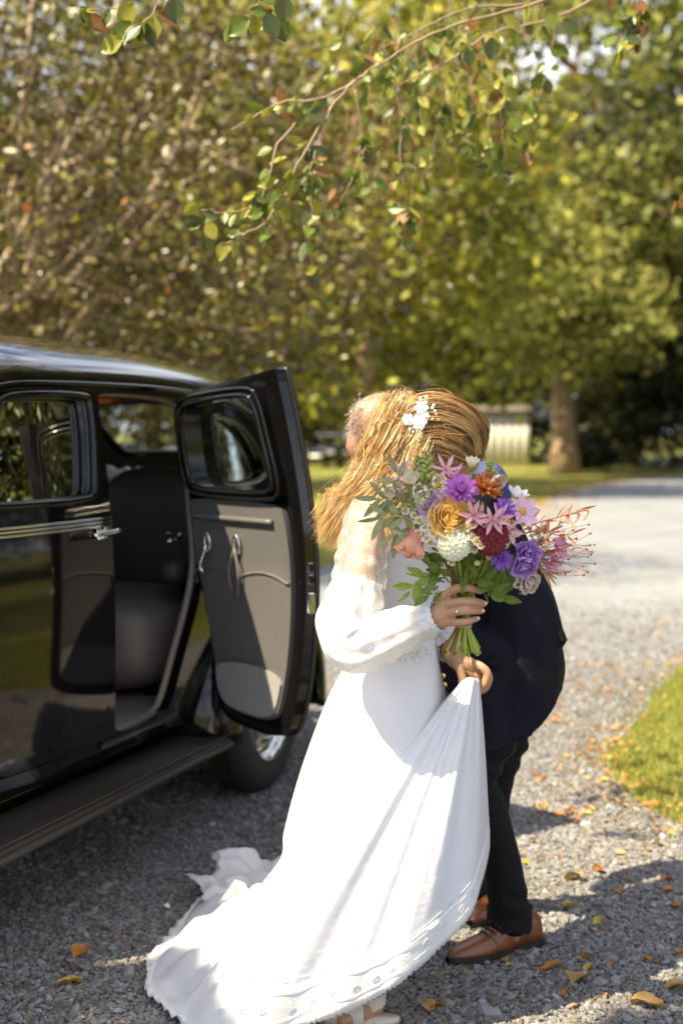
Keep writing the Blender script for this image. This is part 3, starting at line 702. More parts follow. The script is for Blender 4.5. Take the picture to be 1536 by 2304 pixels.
# white posy lying on the parcel shelf (in car space, turned to world)
carM = Matrix.Translation((-1.03, 6.19, 0)) @ Matrix.Rotation(car.rotation_euler[2], 4, 'Z')
pc = carM @ Vector((-.30, .05, 1.232)); posy = thing('shelf_posy', 'white artificial flowers lying on the parcel shelf of the black sedan', 'flowers', tuple(pc))
rs = np.random.RandomState(5)
for k in range(16):
    g = MB(); c = carM @ Vector((-.30 + rs.uniform(-.1, .14), -.40 + .8 * k / 15, 1.232 + .045 + rs.uniform(0, .04)))
    for q in range(7):
        a = q * .9; g.ell(np.array(c) + np.array([math.cos(a) * .035, math.sin(a) * .035, rs.uniform(-.02, .03)]), (.035, .03, .018), Quaternion((rs.rand(), rs.rand(), rs.rand(), rs.rand())).normalized(), 6, 8)
    g.build('blossom', M['pearl'], posy)
# ------------------------------------------------------------------ shared cloth and hair tools
def strands(guides, n, seed, r=.0009, npt=18, wave=0., wl_=5., cols=((1, 1, 1),), taper=.35, per=45):
    """hair strands between neighbouring guide curves; guides: (points, spread at root, spread at tip)"""
    rs = np.random.RandomState(seed); V = []; Fq = []; C = []
    G = [catmull(g[0], npt) for g in guides]; b = 0
    a = np.array([0, 2.094, 4.189])
    nl = max(1, int(n / per)); LK = []
    for k in range(nl):
        i = rs.randint(len(G)); j = min(len(G) - 1, max(0, i + rs.choice([-1, 0, 1]))); o = rs.normal(0, 1, 3); o /= max(1, np.linalg.norm(o) / 1.5)
        LK.append((i, j, rs.uniform(0, .5), o, i * .9 + rs.normal(0, 1.1), wave * rs.uniform(.6, 1.3), rs.uniform(.92, 1.08), cols[rs.randint(len(cols))]))
    for k in range(n):
        i, j, u, o, ph, w, wf, lc = LK[k % nl]
        P = G[i] * (1 - u) + G[j] * u
        s0, s1 = guides[i][1], guides[i][2]; t = np.linspace(0, 1, npt)[:, None]
        o2 = o + rs.normal(0, .38, 3)
        P = P + o2 * (s0 * (1 - t) + s1 * t) + rs.normal(0, .35, 3) * (s1 * .5) * t ** 2
        if wave:
            ph2 = ph + rs.normal(0, .4)
            P = P + np.hstack([np.sin(t * wl_ * wf * 6.28 + ph2) * w * .6, np.cos(t * wl_ * wf * 6.28 + ph2) * w, np.sin(t * wl_ * wf * 6.28 + ph2 + .8) * w]) * np.clip(t * 4, 0, 1)
        L_ = npt if rs.rand() < .35 else rs.randint(int(npt * .58), npt + 1)
        P = P[:L_]
        T = np.gradient(P, axis=0); T /= np.linalg.norm(T, axis=1)[:, None] + 1e-9
        A = np.cross(T, rs.normal(0, 1, 3) + np.array([0, 1.2, 0])); A /= np.linalg.norm(A, axis=1)[:, None] + 1e-9
        rr = (r * rs.uniform(.7, 1.2) * np.linspace(1, taper, L_))[:, None]
        V.append(np.stack([P - A * rr, P + A * rr], 1).reshape(-1, 3)); idx = np.arange(L_ - 1) * 2
        Fq.append(np.stack([idx, idx + 1, idx + 3, idx + 2], -1) + b); b += L_ * 2
        c = np.array(lc) * rs.uniform(.78, 1.22); C.append(np.tile(c, (L_ * 2, 1)))
    return np.vstack(V), np.vstack(Fq), np.vstack(C)

# ------------------------------------------------------------------ the bride
bride = thing('person', 'bride in white lace gown lifting her skirt and holding the bouquet', 'person', tuple(gnd(820, 2290)))
mb = MB()
B_ = lambda *l: [at(*p) for p in l]
mb.limb(B_((885, 1110, 3.68), (880, 1200, 3.68), (890, 1320, 3.68), (890, 1430, 3.68), (890, 1560, 3.69)), [.055, .085, .075, .065, .07], sy=(3.68, 1.3), n=30)   # torso
mb.limb(B_((862, 1150, 3.53), (872, 1140, 3.68), (885, 1150, 3.83)), [.05, .06, .05])                                                       # shoulder girdle
mb.limb(B_((905, 1135, 3.68), (925, 1085, 3.67), (945, 1040, 3.66)), [.05, .046, .05])                                                     # neck
mb.ell(at(975, 965, 3.66), (.085, .078, .10), Quaternion((0, 1, 0), math.radians(-18)))                                                     # skull
mb.ell(at(1020, 1015, 3.66), (.065, .06, .075), Quaternion((0, 1, 0), math.radians(-35)))                                                   # face
mb.ell(at(1064, 1040, 3.66), (.024, .011, .012), Quaternion((0, 1, 0), math.radians(40)))                                                   # nose
mb.ell(at(1030, 1077, 3.66), (.03, .03, .026)); mb.ell(at(1052, 1062, 3.66), (.014, .02, .008))                                             # chin, lips
mb.ell(at(985, 1010, 3.575), (.018, .008, .03))                                                                                              # ear
for y, q in ((3.60, 835), (3.90, 715)): mb.limb(B_((890, 1540, 3.62 if q > 800 else 3.74), (890, 1850, 3.62 if q > 800 else 3.8), (q + 10, 2120, y), (q, 2245, y)), [.06, .05, .042, .032], n=26)
mb.limb(B_((905, 1150, 3.84), (945, 1290, 3.86), (965, 1390, 3.84), (1000, 1440, 3.74), (1020, 1475, 3.65)), [.045, .04, .036, .032, .026])  # far arm
mb.limb(B_((838, 1165, 3.52), (812, 1290, 3.47), (795, 1405, 3.44)), [.046, .042, .036])
for y, dx in ((3.58, 0), (3.90, -120)):
    mb.limb(B_((838 + dx, 2262, y + .02), (800 + dx, 2283, y - .02), (772 + dx, 2296, y - .05)), [.032, .03, .02])
body_v, body_f = remesh(mb, .008, 4)
# hands and near forearm, finer
hb = MB()
hb.limb(B_((795, 1412, 3.44), (880, 1410, 3.41), (950, 1396, 3.37), (982, 1386, 3.350)), [.030, .030, .027, .025], n=26)
hb.limb(B_((975, 1388, 3.350), (992, 1374, 3.343), (1006, 1350, 3.335)), [.024, .020, .011]); hb.limb(B_((978, 1390, 3.350), (994, 1384, 3.342), (1012, 1372, 3.332)), [.024, .021, .012])
hb.limb(B_((980, 1394, 3.350), (996, 1396, 3.343), (1014, 1394, 3.335)), [.022, .019, .011])
for ch, r0 in ((((1000, 1342, 3.335), (1016, 1329, 3.315), (1036, 1322, 3.303), (1060, 1324, 3.309), (1080, 1330, 3.330)), .0098),
               (((1006, 1361, 3.332), (1024, 1355, 3.310), (1046, 1353, 3.298), (1068, 1354, 3.305), (1088, 1358, 3.328)), .0100),
               (((1010, 1382, 3.332), (1026, 1376, 3.310), (1045, 1374, 3.299), (1064, 1374, 3.306), (1082, 1375, 3.328)), .0095),
               (((1012, 1401, 3.336), (1027, 1400, 3.317), (1044, 1399, 3.306), (1058, 1396, 3.312), (1072, 1392, 3.330)), .0084)):
    hb.limb(B_(*ch), [r0 * 1.22, r0 * 1.08, r0 * 1.10, r0 * 1.0, r0 * .80], seg=12, n=22)
hb.limb(B_((990, 1362, 3.362), (1010, 1345, 3.390), (1040, 1340, 3.405), (1062, 1346, 3.400)), [.015, .012, .0105, .008], seg=12)          # thumb on the far side of the stems
# far hand: fist pinching the cloth
hb.limb(B_((1018, 1474, 3.650), (1035, 1486, 3.630), (1062, 1498, 3.612)), [.025, .022, .018]); hb.limb(B_((1022, 1482, 3.655), (1050, 1502, 3.645), (1080, 1512, 3.630)), [.024, .022, .016])
for ch, r0 in ((((1062, 1492, 3.602), (1082, 1500, 3.590), (1096, 1516, 3.588), (1090, 1538, 3.592), (1080, 1551, 3.598)), .0098),
               (((1070, 1500, 3.618), (1090, 1508, 3.610), (1099, 1526, 3.610), (1090, 1548, 3.612), (1078, 1556, 3.614)), .0095),
               (((1072, 1506, 3.636), (1088, 1514, 3.632), (1095, 1530, 3.632), (1085, 1550, 3.632), (1074, 1556, 3.632)), .009),
               (((1024, 1484, 3.622), (1034, 1506, 3.600), (1041, 1530, 3.594), (1047, 1550, 3.594)), .0100)):
    hb.limb(B_(*ch), [r0 * 1.2] + [r0 * 1.14] * (len(ch) - 2) + [r0 * .85], seg=12, n=20)
hb.limb(B_((1045, 1500, 3.625), (1070, 1520, 3.618), (1072, 1538, 3.615)), [.020, .020, .012])
hand_v, hand_f = remesh(hb, .0024, 2)
mb = MB(); mb.add(body_v, body_f); mb.add(hand_v, hand_f)
mb.build('body', M['skin'], bride)
# finger nails
for a, b_ in (((1083, 1329, 3.322), 0), ((1091, 1357, 3.320), 0), ((1085, 1374, 3.320), 0), ((1074, 1391, 3.323), 0)):
    g = MB(); g.ell(at(*a), (.006, .0035, .0048), None, 6, 8); g.build('fingernail', mat('nail', (.68, .45, .38), .25) if 'nail' not in M else M['nail'], bride); M['nail'] = bpy.data.materials['nail']
# ring and bracelet
g = MB(); c = at(1027, 1376, 3.309); a = np.linspace(0, 2 * math.pi, 18)
g.tube([c + np.array([.0012 * math.sin(t), .0108 * math.cos(t), .0108 * math.sin(t)]) for t in a], .0014, 6, False); ring = g.build('ring', M['gold'], bride)
g = MB(); g.ell(at(1027, 1376, 3.297), (.0035, .003, .0045), None, 5, 6); g.build('stone', M['chrome'], ring)
# dress: bodice
rows = []
for py, c, hw, yc, hd in ((1112, 888, 44, 3.68, .075), (1124, 880, 62, 3.68, .125), (1140, 872, 78, 3.68, .165), (1175, 870, 92, 3.68, .172), (1250, 884, 94, 3.68, .150), (1340, 896, 84, 3.68, .132), (1430, 893, 84, 3.68, .122), (1480, 892, 92, 3.68, .128)):
    ce = at(c, py, yc); w = hw * yc / F
    rows.append([ce + np.array([w * math.copysign(abs(math.cos(a)) ** .9, math.cos(a)), hd * math.sin(a), 0]) for a in np.linspace(0, 2 * math.pi, 48, endpoint=False)])
P = np.array(rows); P = np.stack([catmull(P[:, j], 40) for j in range(P.shape[1])], 1)
g = MB(); g.grid(P, wrapv=True); dress = g.build('dress', M['dress'], bride)
# skirt: closed tube from the waist to a hem that trails out behind her
NC = 120; ph = np.linspace(0, 2 * math.pi, NC, endpoint=False)
rows = []
for py, L_, R_, yc, hd in ((1440, 806, 978, 3.68, .120), (1510, 768, 992, 3.68, .150), (1580, 732, 1004, 3.68, .175), (1680, 694, 1000, 3.69, .195), (1780, 662, 990, 3.70, .215), (1880, 637, 970, 3.72, .245), (1950, 624, 950, 3.76, .28)):
    ce = at((L_ + R_) / 2, py, yc); w = (R_ - L_) / 2 * yc / F
    rows.append(np.stack([ce[0] + w * np.cos(ph), ce[1] + hd * np.sin(ph), np.full(NC, ce[2])], 1))
hem = {0: (.16, 3.70, .42), 30: (.16, 3.86, .30), 60: (.14, 4.15, .06), 90: (-.02, 4.45, .014), 120: (-.28, 4.62, .014), 145: (-.46, 4.50, .014), 165: (-.50, 4.20, .014), 180: (-.545, 4.0, .014), 200: (-.53, 3.80, .014), 220: (-.45, 3.60, .014), 240: (-.30, 3.50, .014), 260: (-.10, 3.47, .014), 285: (.0, 3.53, .12), 310: (.06, 3.56, .26), 335: (.13, 3.62, .38), 360: (.16, 3.70, .42)}
ks = sorted(hem); hv = np.array([hem[k] for k in ks]); deg = np.degrees(ph)
H = np.stack([np.interp(deg, ks, hv[:, i]) for i in range(3)], 1)
H = (np.roll(H, 1, 0) + H + np.roll(H, -1, 0)) / 3
last = rows[-1]
m1 = last * .62 + H * .38; m1[:, 2] = last[:, 2] * .45 + H[:, 2] * .55 - .01
m2 = last * .30 + H * .70; m2[:, 2] = np.maximum(last[:, 2] * .17 + H[:, 2] * .83, .05 + .03 * np.sin(ph * 7) * np.sin(ph * 3 + 1))
rows += [m1, m2, H]
P = np.array(rows); P = np.stack([catmull(P[:, j], 90) for j in range(NC)], 1)
rs = np.random.RandomState(3)
amp = np.clip((np.linspace(0, 1, 90) - .25) / .75, 0, 1)[:, None]
fold = (np.sin(ph * 9 + 1) * .5 + np.sin(ph * 14 + 2.2) * .35 + np.sin(ph * 23 + .4) * .2)[None, :] * amp * .022 * np.clip((.98 - np.linspace(0, 1, 90)) / .1, .25, 1)[:, None]
cen = P.mean(1, keepdims=True); D = P - cen; D[..., 2] = 0; D /= np.linalg.norm(D, axis=2, keepdims=True) + 1e-9
P = P + D * fold[..., None]
tr = np.clip((np.linspace(0, 1, 90) - .72) / .2, 0, 1)[:, None] * np.clip((.99 - np.linspace(0, 1, 90)) / .06, 0, 1)[:, None]
P[..., 2] += tr * (.012 * np.sin(P[..., 0] * 38 + P[..., 1] * 21) + .012 * np.sin(P[..., 1] * 33 - P[..., 0] * 17 + 1))
P[..., 2] = np.maximum(P[..., 2], .013)
g = MB(); g.grid(P, wrapv=True); skirt = g.build('skirt', M['dress'], bride)
HEMRING = P[-1]
# lifted front panel: a fan of folds from the fist to the raised hem
fan = [((1030, 1530, 3.66), (1045, 1700, 3.84), (1060, 1850, 3.90)), ((1072, 1530, 3.63), (1084, 1690, 3.80), (1090, 1880, 3.84)), ((1078, 1530, 3.60), (1092, 1680, 3.70), (1099, 1905, 3.72)),
       ((1076, 1528, 3.58), (1088, 1720, 3.58), (1090, 1975, 3.58)), ((1072, 1527, 3.57), (1074, 1770, 3.50), (1056, 2052, 3.50)), ((1068, 1526, 3.565), (1040, 1800, 3.46), (985, 2128, 3.47)),
       ((1064, 1525, 3.565), (1000, 1820, 3.43), (905, 2202, 3.44)), ((1060, 1524, 3.57), (960, 1830, 3.41), (820, 2252, 3.43)), ((1055, 1524, 3.575), (920, 1820, 3.40), (720, 2292, 3.43)),
       ((1050, 1525, 3.58), (880, 1810, 3.40), (610, 2330, 3.44)), ((1044, 1527, 3.585), (845, 1800, 3.405), (500, 2345, 3.46)), ((1040, 1530, 3.59), (815, 1800, 3.43), (420, 2325, 3.53)), ((1036, 1534, 3.61), (795, 1800, 3.50), (380, 2290, 3.62))]
NU, NV = 190, 60
K = np.array([[at(*q) for q in c] for c in fan])
cols_ = np.stack([catmull(K[:, i], NU) for i in range(3)], 1)          # NU x 3 x 3
t = np.linspace(0, 1, NV)[None, :, None]
S = cols_[:, None, 0] * (1 - t) ** 2 + 2 * (1 - t) * t * (cols_[:, None, 1] * 2 - (cols_[:, None, 0] + cols_[:, None, 2]) / 2) + cols_[:, None, 2] * t ** 2
S = cols_[:, None, 0] * (1 - t) ** 2 + 2 * (1 - t) * t * cols_[:, None, 1] + cols_[:, None, 2] * t ** 2
u = np.linspace(0, 1, NU)[:, None]; tv = np.linspace(0, 1, NV)[None, :]
f1 = np.sin(u * 2 * math.pi * 6.3 + 2.0 * np.sin(u * 7 + .5)) * .55 + np.sin(u * 2 * math.pi * 13 + 2.5 * np.sin(u * 11) + 1.5 * tv) * .22 * np.exp(-tv) + np.sin(u * 2 * math.pi * 3.1 + .6) * .55
S[..., 1] += f1 * (.005 + .011 * np.sin(np.clip(tv * 1.15, 0, 1) * math.pi * .62)) * (1 - .35 * tv) * np.clip((1 - u) / .08, 0.1, 1)
S[..., 0] += .4 * np.roll(f1, 3, 0) * .018 * tv * np.clip(u / .1, 0, 1)
scal = np.abs(np.sin(u * math.pi * 85)) * .006; S[..., 2] += -(scal * (tv > .985)) * 1.0
S[..., 2] = np.maximum(S[..., 2], .016)
g = MB(); g.grid(S); sk2 = g.build('skirt_front', M['dress'], bride); md = sk2.modifiers.new('s', 'SOLIDIFY'); md.thickness = .0025
# lace band on the raised hem: a proud scalloped strip and a chain of rosettes
g = MB(); E_ = S[:, -8:].copy(); E_[..., 1] -= .003; E_[:, -1, 2] -= scal[:, 0] * .8; g.grid(E_); lace = g.build('lace_trim', M['lace'], sk2); md = lace.modifiers.new('s', 'SOLIDIFY'); md.thickness = .0015
g = MB()
for k in range(14, NU - 20, 8):
    c = S[k, -5] + np.array([0, -.006, 0]); a = np.linspace(0, 2 * math.pi, 12); big = .011
    du = S[k + 1, -5] - S[k - 1, -5]; du /= np.linalg.norm(du); dv = S[k, -1] - S[k, -9]; dv /= np.linalg.norm(dv)
    g.tube([c + .8 * big * (math.cos(q) * du + math.sin(q) * dv) for q in a], .0006, 5, False)
    if True: g.tube([c + .006 * (math.cos(q) * du + math.sin(q) * dv) for q in a], .0005, 5, False)
for row, rr in ((-9, .0008), (-7, .0006), (-3, .0006)): g.tube(S[8:NU - 12, row] + np.array([0, -.0045, 0]), rr, 5, False)
g.build('lace_motif', M['lace'], sk2, kind='stuff')
# ruffled far edge of the train
pth = catmull([gnd(*p) for p in ((480, 2075), (440, 2030), (462, 1996), (520, 1972), (575, 1988), (650, 1955))], 150)
rows = []
for i, p in enumerate(pth):
    k = i / 149; o = np.array([.20, -.12, 0]); row = []
    for j, q in enumerate(np.linspace(0, 1, 26)):
        b0 = p + o * (1 - q); n1 = noise.noise(Vector((b0[0] * 9, b0[1] * 9, 3.1))); n2 = noise.noise(Vector((b0[0] * 24, b0[1] * 24, 7.7))); e = math.sin(min(1, q * 1.02) * math.pi * .80)
        z = .016 + e * max(0, .052 + .085 * n1 + .030 * n2) + .02 * (1 - q); w = .045 * q * noise.noise(Vector((k * 22, q * 2, 1.3))) + .02 * q * noise.noise(Vector((k * 60, q * 4, 5.3)))
        row.append(b0 + np.array([w, -w * .8, z]))
    rows.append(row)
g = MB(); g.grid(rows); o = g.build('train_ruffle', M['lace'], bride); md = o.modifiers.new('s', 'SOLIDIFY'); md.thickness = .002
# scalloped lace edging along the trailing hem
g = MB(); rows = []
idx = [i for i in range(NC) if 95 < deg[i] < 250]
HH = catmull(HEMRING[idx], 220); cc = HH.mean(0)
for i, p in enumerate(HH):
    d = p - cc; d[2] = 0; d /= np.linalg.norm(d); sc_ = .008 + .007 * abs(math.sin(i * .55)) + .005 * math.sin(i * .21)
    rows.append([p - d * .03 + np.array([0, 0, .010]), p + np.array([0, 0, .006]), p + d * sc_ + np.array([0, 0, .004 + .006 * math.sin(i * .9)])])
g.grid(rows); o = g.build('hem_lace', M['lace'], skirt); md = o.modifiers.new('s', 'SOLIDIFY'); md.thickness = .002
# applique motifs at the waist
g = MB(); rs = np.random.RandomState(8)
for px, py, n_ in ((945, 1470, 14), (905, 1490, 6), (900, 1290, 9), (935, 1260, 8)):
    for k in range(n_):
        x, y = px + rs.normal(0, 14), py + rs.normal(0, 7); dx = (x - 892) / 92
        yy = 3.68 - .126 * math.sqrt(max(.05, 1 - dx * dx)) - .006
        c = at(x, y, yy); a0 = rs.uniform(0, 6)
        for q in range(5): g.ell(c + .007 * np.array([math.cos(a0 + q * 1.257), 0, math.sin(a0 + q * 1.257)]), (.005, .002, .005), None, 4, 6)
g.build('applique', M['lace'], dress, kind='stuff')
# sleeves
def sleeve(pts, rad, name, m, n=70, seg=44, fold=.0, seed=0, gather=(1.0, 1.0)):
    P = catmull(pts, n); R = catmull(np.array(rad)[:, None], n)[:, 0]; rs = np.random.RandomState(seed)
    T = np.gradient(P, axis=0); T /= np.linalg.norm(T, axis=1)[:, None]; N_ = np.array([0, -1., 0]); rows = []
    a = np.linspace(0, 2 * math.pi, seg, endpoint=False)
    for i in range(n):
        N_ = N_ - T[i] * (N_ @ T[i]); N_ /= np.linalg.norm(N_); Bn = np.cross(T[i], N_); k = i / (n - 1)
        w = fold * (np.sin(a * 6 + 3 * k) * .5 + np.sin(a * 11 + 5 * k + 1) * .5) * min(1, R[i] / .05) + fold * .6 * math.sin(k * 40) * np.sin(a * 2 + 1)
        if k > .8: w = w + .003 * np.sin(a * 16) * (k - .8) / .2
        rows.append(P[i] + ((R[i] + w)[:, None]) * (np.cos(a)[:, None] * N_ + np.sin(a)[:, None] * Bn))
    g = MB(); g.grid(rows, wrapv=True); return g.build(name, m, bride)
sleeve(B_((852, 1125, 3.60), (832, 1165, 3.53), (815, 1240, 3.48), (806, 1320, 3.46)), [.058, .066, .061, .066], 'sheer_sleeve', M['sheer'], fold=.004)
sleeve(B_((808, 1305, 3.46), (797, 1350, 3.45), (784, 1400, 3.44), (800, 1440, 3.43), (850, 1432, 3.42), (905, 1415, 3.40), (950, 1400, 3.375), (978, 1390, 3.352)), [.060, .072, .079, .080, .068, .052, .042, .037], 'puff_sleeve', M['sleeve'], n=110, fold=.0055, seed=2)
sleeve(B_((962, 1397, 3.365), (974, 1391, 3.355), (986, 1386, 3.348)), [.039, .037, .0355], 'cuff', M['dress'], n=14, fold=.001)
sleeve(B_((915, 1150, 3.84), (950, 1270, 3.87), (962, 1380, 3.84), (985, 1430, 3.76), (1012, 1466, 3.66)), [.06, .07, .075, .055, .032], 'far_sleeve', M['sleeve'], fold=.005, seed=4)
# shoes
for y, dx in ((3.58, 0), (3.90, -120)):
    g = MB()
    def stp(lst, r): g.tube(catmull(B_(*lst), 14), r, 8)
    a = np.linspace(0, 2 * math.pi, 20); c = at(836 + dx, 2252, y + .015)
    rows = [[c + np.array([.037 * math.cos(q), .037 * math.sin(q), h + .012 * math.cos(q)]) for q in a[:-1]] for h in (-.016, 0, .016)]
    g.grid(rows, wrapv=True)
    c2 = at(798 + dx, 2283, y - .02); rows = [[c2 + np.array([h, .037 * math.cos(q), .034 * math.sin(q)]) for q in a[:-1]] for h in (-.022, 0, .022)]; g.grid(rows, wrapv=True)
    sole_ = [np.array([at(812 + dx, 2290, y)[0] + .10 * math.cos(q), y - .01 + .034 * math.sin(q), .02]) for q in a[:-1]]
    g.add(np.vstack([sole_, np.array(sole_) - [0, 0, .016]]), [tuple(range(19)), tuple(range(37, 18, -1))] + [(i, i + 19, (i + 1) % 19 + 19, (i + 1) % 19) for i in range(19)])
    g.build('sandal', M['beige_leather'], bride)
# hair
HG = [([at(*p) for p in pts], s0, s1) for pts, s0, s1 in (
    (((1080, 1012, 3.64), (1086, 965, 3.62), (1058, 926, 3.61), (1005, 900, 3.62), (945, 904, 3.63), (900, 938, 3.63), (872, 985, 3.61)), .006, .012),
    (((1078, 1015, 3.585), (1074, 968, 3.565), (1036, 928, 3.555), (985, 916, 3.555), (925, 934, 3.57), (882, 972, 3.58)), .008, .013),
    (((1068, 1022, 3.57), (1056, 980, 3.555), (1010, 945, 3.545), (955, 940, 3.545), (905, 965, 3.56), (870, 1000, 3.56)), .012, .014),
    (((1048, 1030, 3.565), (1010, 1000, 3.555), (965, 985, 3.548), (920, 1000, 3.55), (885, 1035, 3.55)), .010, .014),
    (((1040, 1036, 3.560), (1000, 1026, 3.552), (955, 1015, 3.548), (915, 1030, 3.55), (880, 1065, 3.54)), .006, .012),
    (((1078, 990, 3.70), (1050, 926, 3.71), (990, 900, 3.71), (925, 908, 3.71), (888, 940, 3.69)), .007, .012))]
LG = [([at(*p) for p in pts], s0, s1) for pts, s0, s1 in (
    (((900, 915, 3.66), (862, 985, 3.64), (838, 1050, 3.63), (805, 1095, 3.62), (765, 1132, 3.61), (735, 1165, 3.60)), .024, .020),
    (((905, 930, 3.60), (870, 990, 3.57), (850, 1045, 3.56), (815, 1090, 3.55), (775, 1132, 3.55), (742, 1182, 3.56)), .024, .020),
    (((925, 960, 3.57), (895, 1012, 3.545), (872, 1060, 3.535), (832, 1102, 3.535), (790, 1142, 3.54), (758, 1205, 3.55)), .022, .022),
    (((950, 990, 3.565), (925, 1040, 3.54), (893, 1080, 3.53), (855, 1108, 3.53), (815, 1135, 3.535), (785, 1190, 3.54)), .018, .022),
    (((975, 1010, 3.56), (955, 1050, 3.545), (925, 1085, 3.53), (900, 1110, 3.52), (890, 1130, 3.51)), .012, .016))]
HC_ = ((.34, .195, .07), (.52, .335, .135), (.62, .44, .21), (.24, .13, .045), (.46, .28, .10), (.40, .235, .085))
g = MB(); g.ell(at(975, 965, 3.655), (.102, .088, .088), Quaternion((0, 1, 0), math.radians(-15)), 14, 20)
g.limb(B_((925, 930, 3.62), (885, 1010, 3.60), (850, 1070, 3.59), (800, 1115, 3.585), (760, 1145, 3.58)), [.045, .045, .04, .03, .018])
v_, f_ = remesh(g, .006, 6); g = MB(); g.add(v_, f_); hair = g.build('hair', M['hair_base'], bride)
HB_ = ((.24, .13, .048), (.32, .19, .07), (.17, .09, .03), (.40, .25, .10), (.27, .15, .055))  # darker front and crown strands put the head's shaded side into the colour
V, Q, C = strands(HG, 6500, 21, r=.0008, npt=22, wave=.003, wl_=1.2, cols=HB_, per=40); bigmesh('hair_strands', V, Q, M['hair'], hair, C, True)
V, Q, C = strands(LG, 7500, 22, r=.0008, npt=30, wave=.017, wl_=2.4, cols=HC_, per=60); bigmesh('hair_strands', V, Q, M['hair'], hair, C, True)
FG = [([at(*p) for p in ((905, 1060, 3.52), (885, 1110, 3.48), (880, 1160, 3.46), (890, 1235, 3.455))], .010, .008), ([at(*p) for p in ((860, 1060, 3.54), (868, 1120, 3.49), (872, 1180, 3.46), (905, 1240, 3.455))], .008, .006)]
V, Q, C = strands(FG, 140, 23, r=.0009, npt=18, wave=.006, wl_=1.6, cols=HC_[1:]); bigmesh('hair_strands', V, Q, M['hair'], hair, C, True)
WG = [([at(*p) for p in pts], .010, .022) for pts in (((940, 895, 3.62), (905, 884, 3.6), (890, 900, 3.6)), ((800, 1060, 3.56), (750, 1090, 3.56), (715, 1140, 3.56)), ((1040, 915, 3.6), (1000, 884, 3.6), (930, 890, 3.6)), ((1050, 970, 3.54), (990, 960, 3.53), (1000, 1000, 3.53)))]
V, Q, C = strands(WG, 60, 24, r=.0004, npt=16, wave=.004, wl_=.8, cols=HC_[1:], per=1); bigmesh('flyaway_strands', V, Q, M['hair'], hair, C, True)
# loops of the half-up twist
TG = []
for cx, cy, r_, a0 in ((905, 925, 30, 0), (880, 960, 26, 1), (915, 965, 22, 2.2), (1000, 1000, 34, 3.6), (1025, 960, 30, .6)):
    TG.append(([at(cx + r_ * 1.2 * math.cos(a0 + q), cy + r_ * .75 * math.sin(a0 + q), 3.555 - .012 * math.sin(q * .7)) for q in np.linspace(0, 3.9, 8)], .0065, .005))
V, Q, C = strands(TG, 0, 1) if False else (None, None, None)
for k, tg in enumerate(TG):
    V, Q, C = strands([tg], 110, 40 + k, r=.0010, npt=18, wave=.001, wl_=1, cols=HC_[1:]); bigmesh('hair_twist', V, Q, M['hair'], hair, C, True)
# hair clip of white blossoms and pearls
clip = thing('hair_clip', 'white blossom and pearl clip pinned in the long wavy hair', 'hair clip', tuple(at(944, 945, 3.535)))
for px, py, s_ in ((948, 918, 15), (943, 950, 17), (918, 945, 13), (957, 937, 10)):
    for q in range(6):
        a = q * 1.047; c = at(px, py, 3.526); g = MB(); r_ = s_ * 3.53 / F
        g.ell(c + r_ * .62 * np.array([math.cos(a), -.1, math.sin(a)]), (r_ * .48, r_ * .14, r_ * .42), Quaternion((0, 1, 0), -a), 6, 8); g.build('petal', M['pearl'], clip)
    g = MB(); g.ell(at(px, py, 3.520), (.004, .004, .004), None, 5, 8); g.build('bead', M['pearl'], clip)
rs = np.random.RandomState(31)
for px, py in ((945, 897), (959, 893), (958, 906), (972, 918), (978, 925), (981, 931), (986, 944), (972, 943), (975, 912), (922, 966), (929, 972), (937, 968), (918, 980), (937, 962), (930, 962)):
    g = MB(); g.ell(at(px, py, 3.528), .0042, None, 6, 8); g.build('bead', M['pearl'], clip)
g = MB()
for px, py in ((945, 897), (959, 893), (978, 925), (986, 944), (918, 980), (937, 968)): g.tube([at(945, 935, 3.533), at(px, py, 3.531)], .0008, 5)
g.build('wire', M['gold'], clip)
# ------------------------------------------------------------------ the man bending towards her
man = thing('person', 'stooping man in dark navy suit and tan shoes behind the bouquet', 'person', tuple(gnd(1130, 2140)))
mb = MB()
mb.ell(at(862, 958, 4.0), (.098, .080, .092), Quaternion((0, 1, 0), math.radians(25)))          # skull
mb.ell(at(840, 985, 4.0), (.072, .066, .085), Quaternion((0, 1, 0), math.radians(35)))          # face, turned down and towards the car
mb.ell(at(792, 1005, 4.0), (.02, .013, .016)); mb.ell(at(868, 985, 3.925), (.02, .010, .032)); mb.ell(at(815, 1045, 4.0), (.035, .034, .03)); mb.ell(at(800, 1028, 4.0), (.014, .022, .008))
mb.limb(B_((890, 985, 4.02), (940, 1035, 4.06), (990, 1080, 4.1)), [.062, .060, .065])
mb.limb(B_((1000, 1090, 4.12), (1075, 1200, 4.14), (1135, 1340, 4.15), (1150, 1520, 4.15)), [.09, .115, .12, .12], sy=(4.15, 1.3))
for y, pts in ((4.04, ((1155, 1560, 4.05), (1066, 1745, 4.0), (1112, 1880, 4.05), (1148, 2105, 4.09))), (4.3, ((1150, 1560, 4.26), (1105, 1740, 4.28), (1095, 1880, 4.36), (1092, 2000, 4.44)))):
    mb.limb(B_(*pts), [.06, .045, .04, .034], n=24)
mb.limb(B_((1060, 1140, 3.94), (1020, 1310, 3.92), (960, 1370, 3.98)), [.055, .045, .04]); mb.limb(B_((1060, 1130, 4.36), (1000, 1290, 4.36), (900, 1300, 4.2)), [.055, .045, .04])
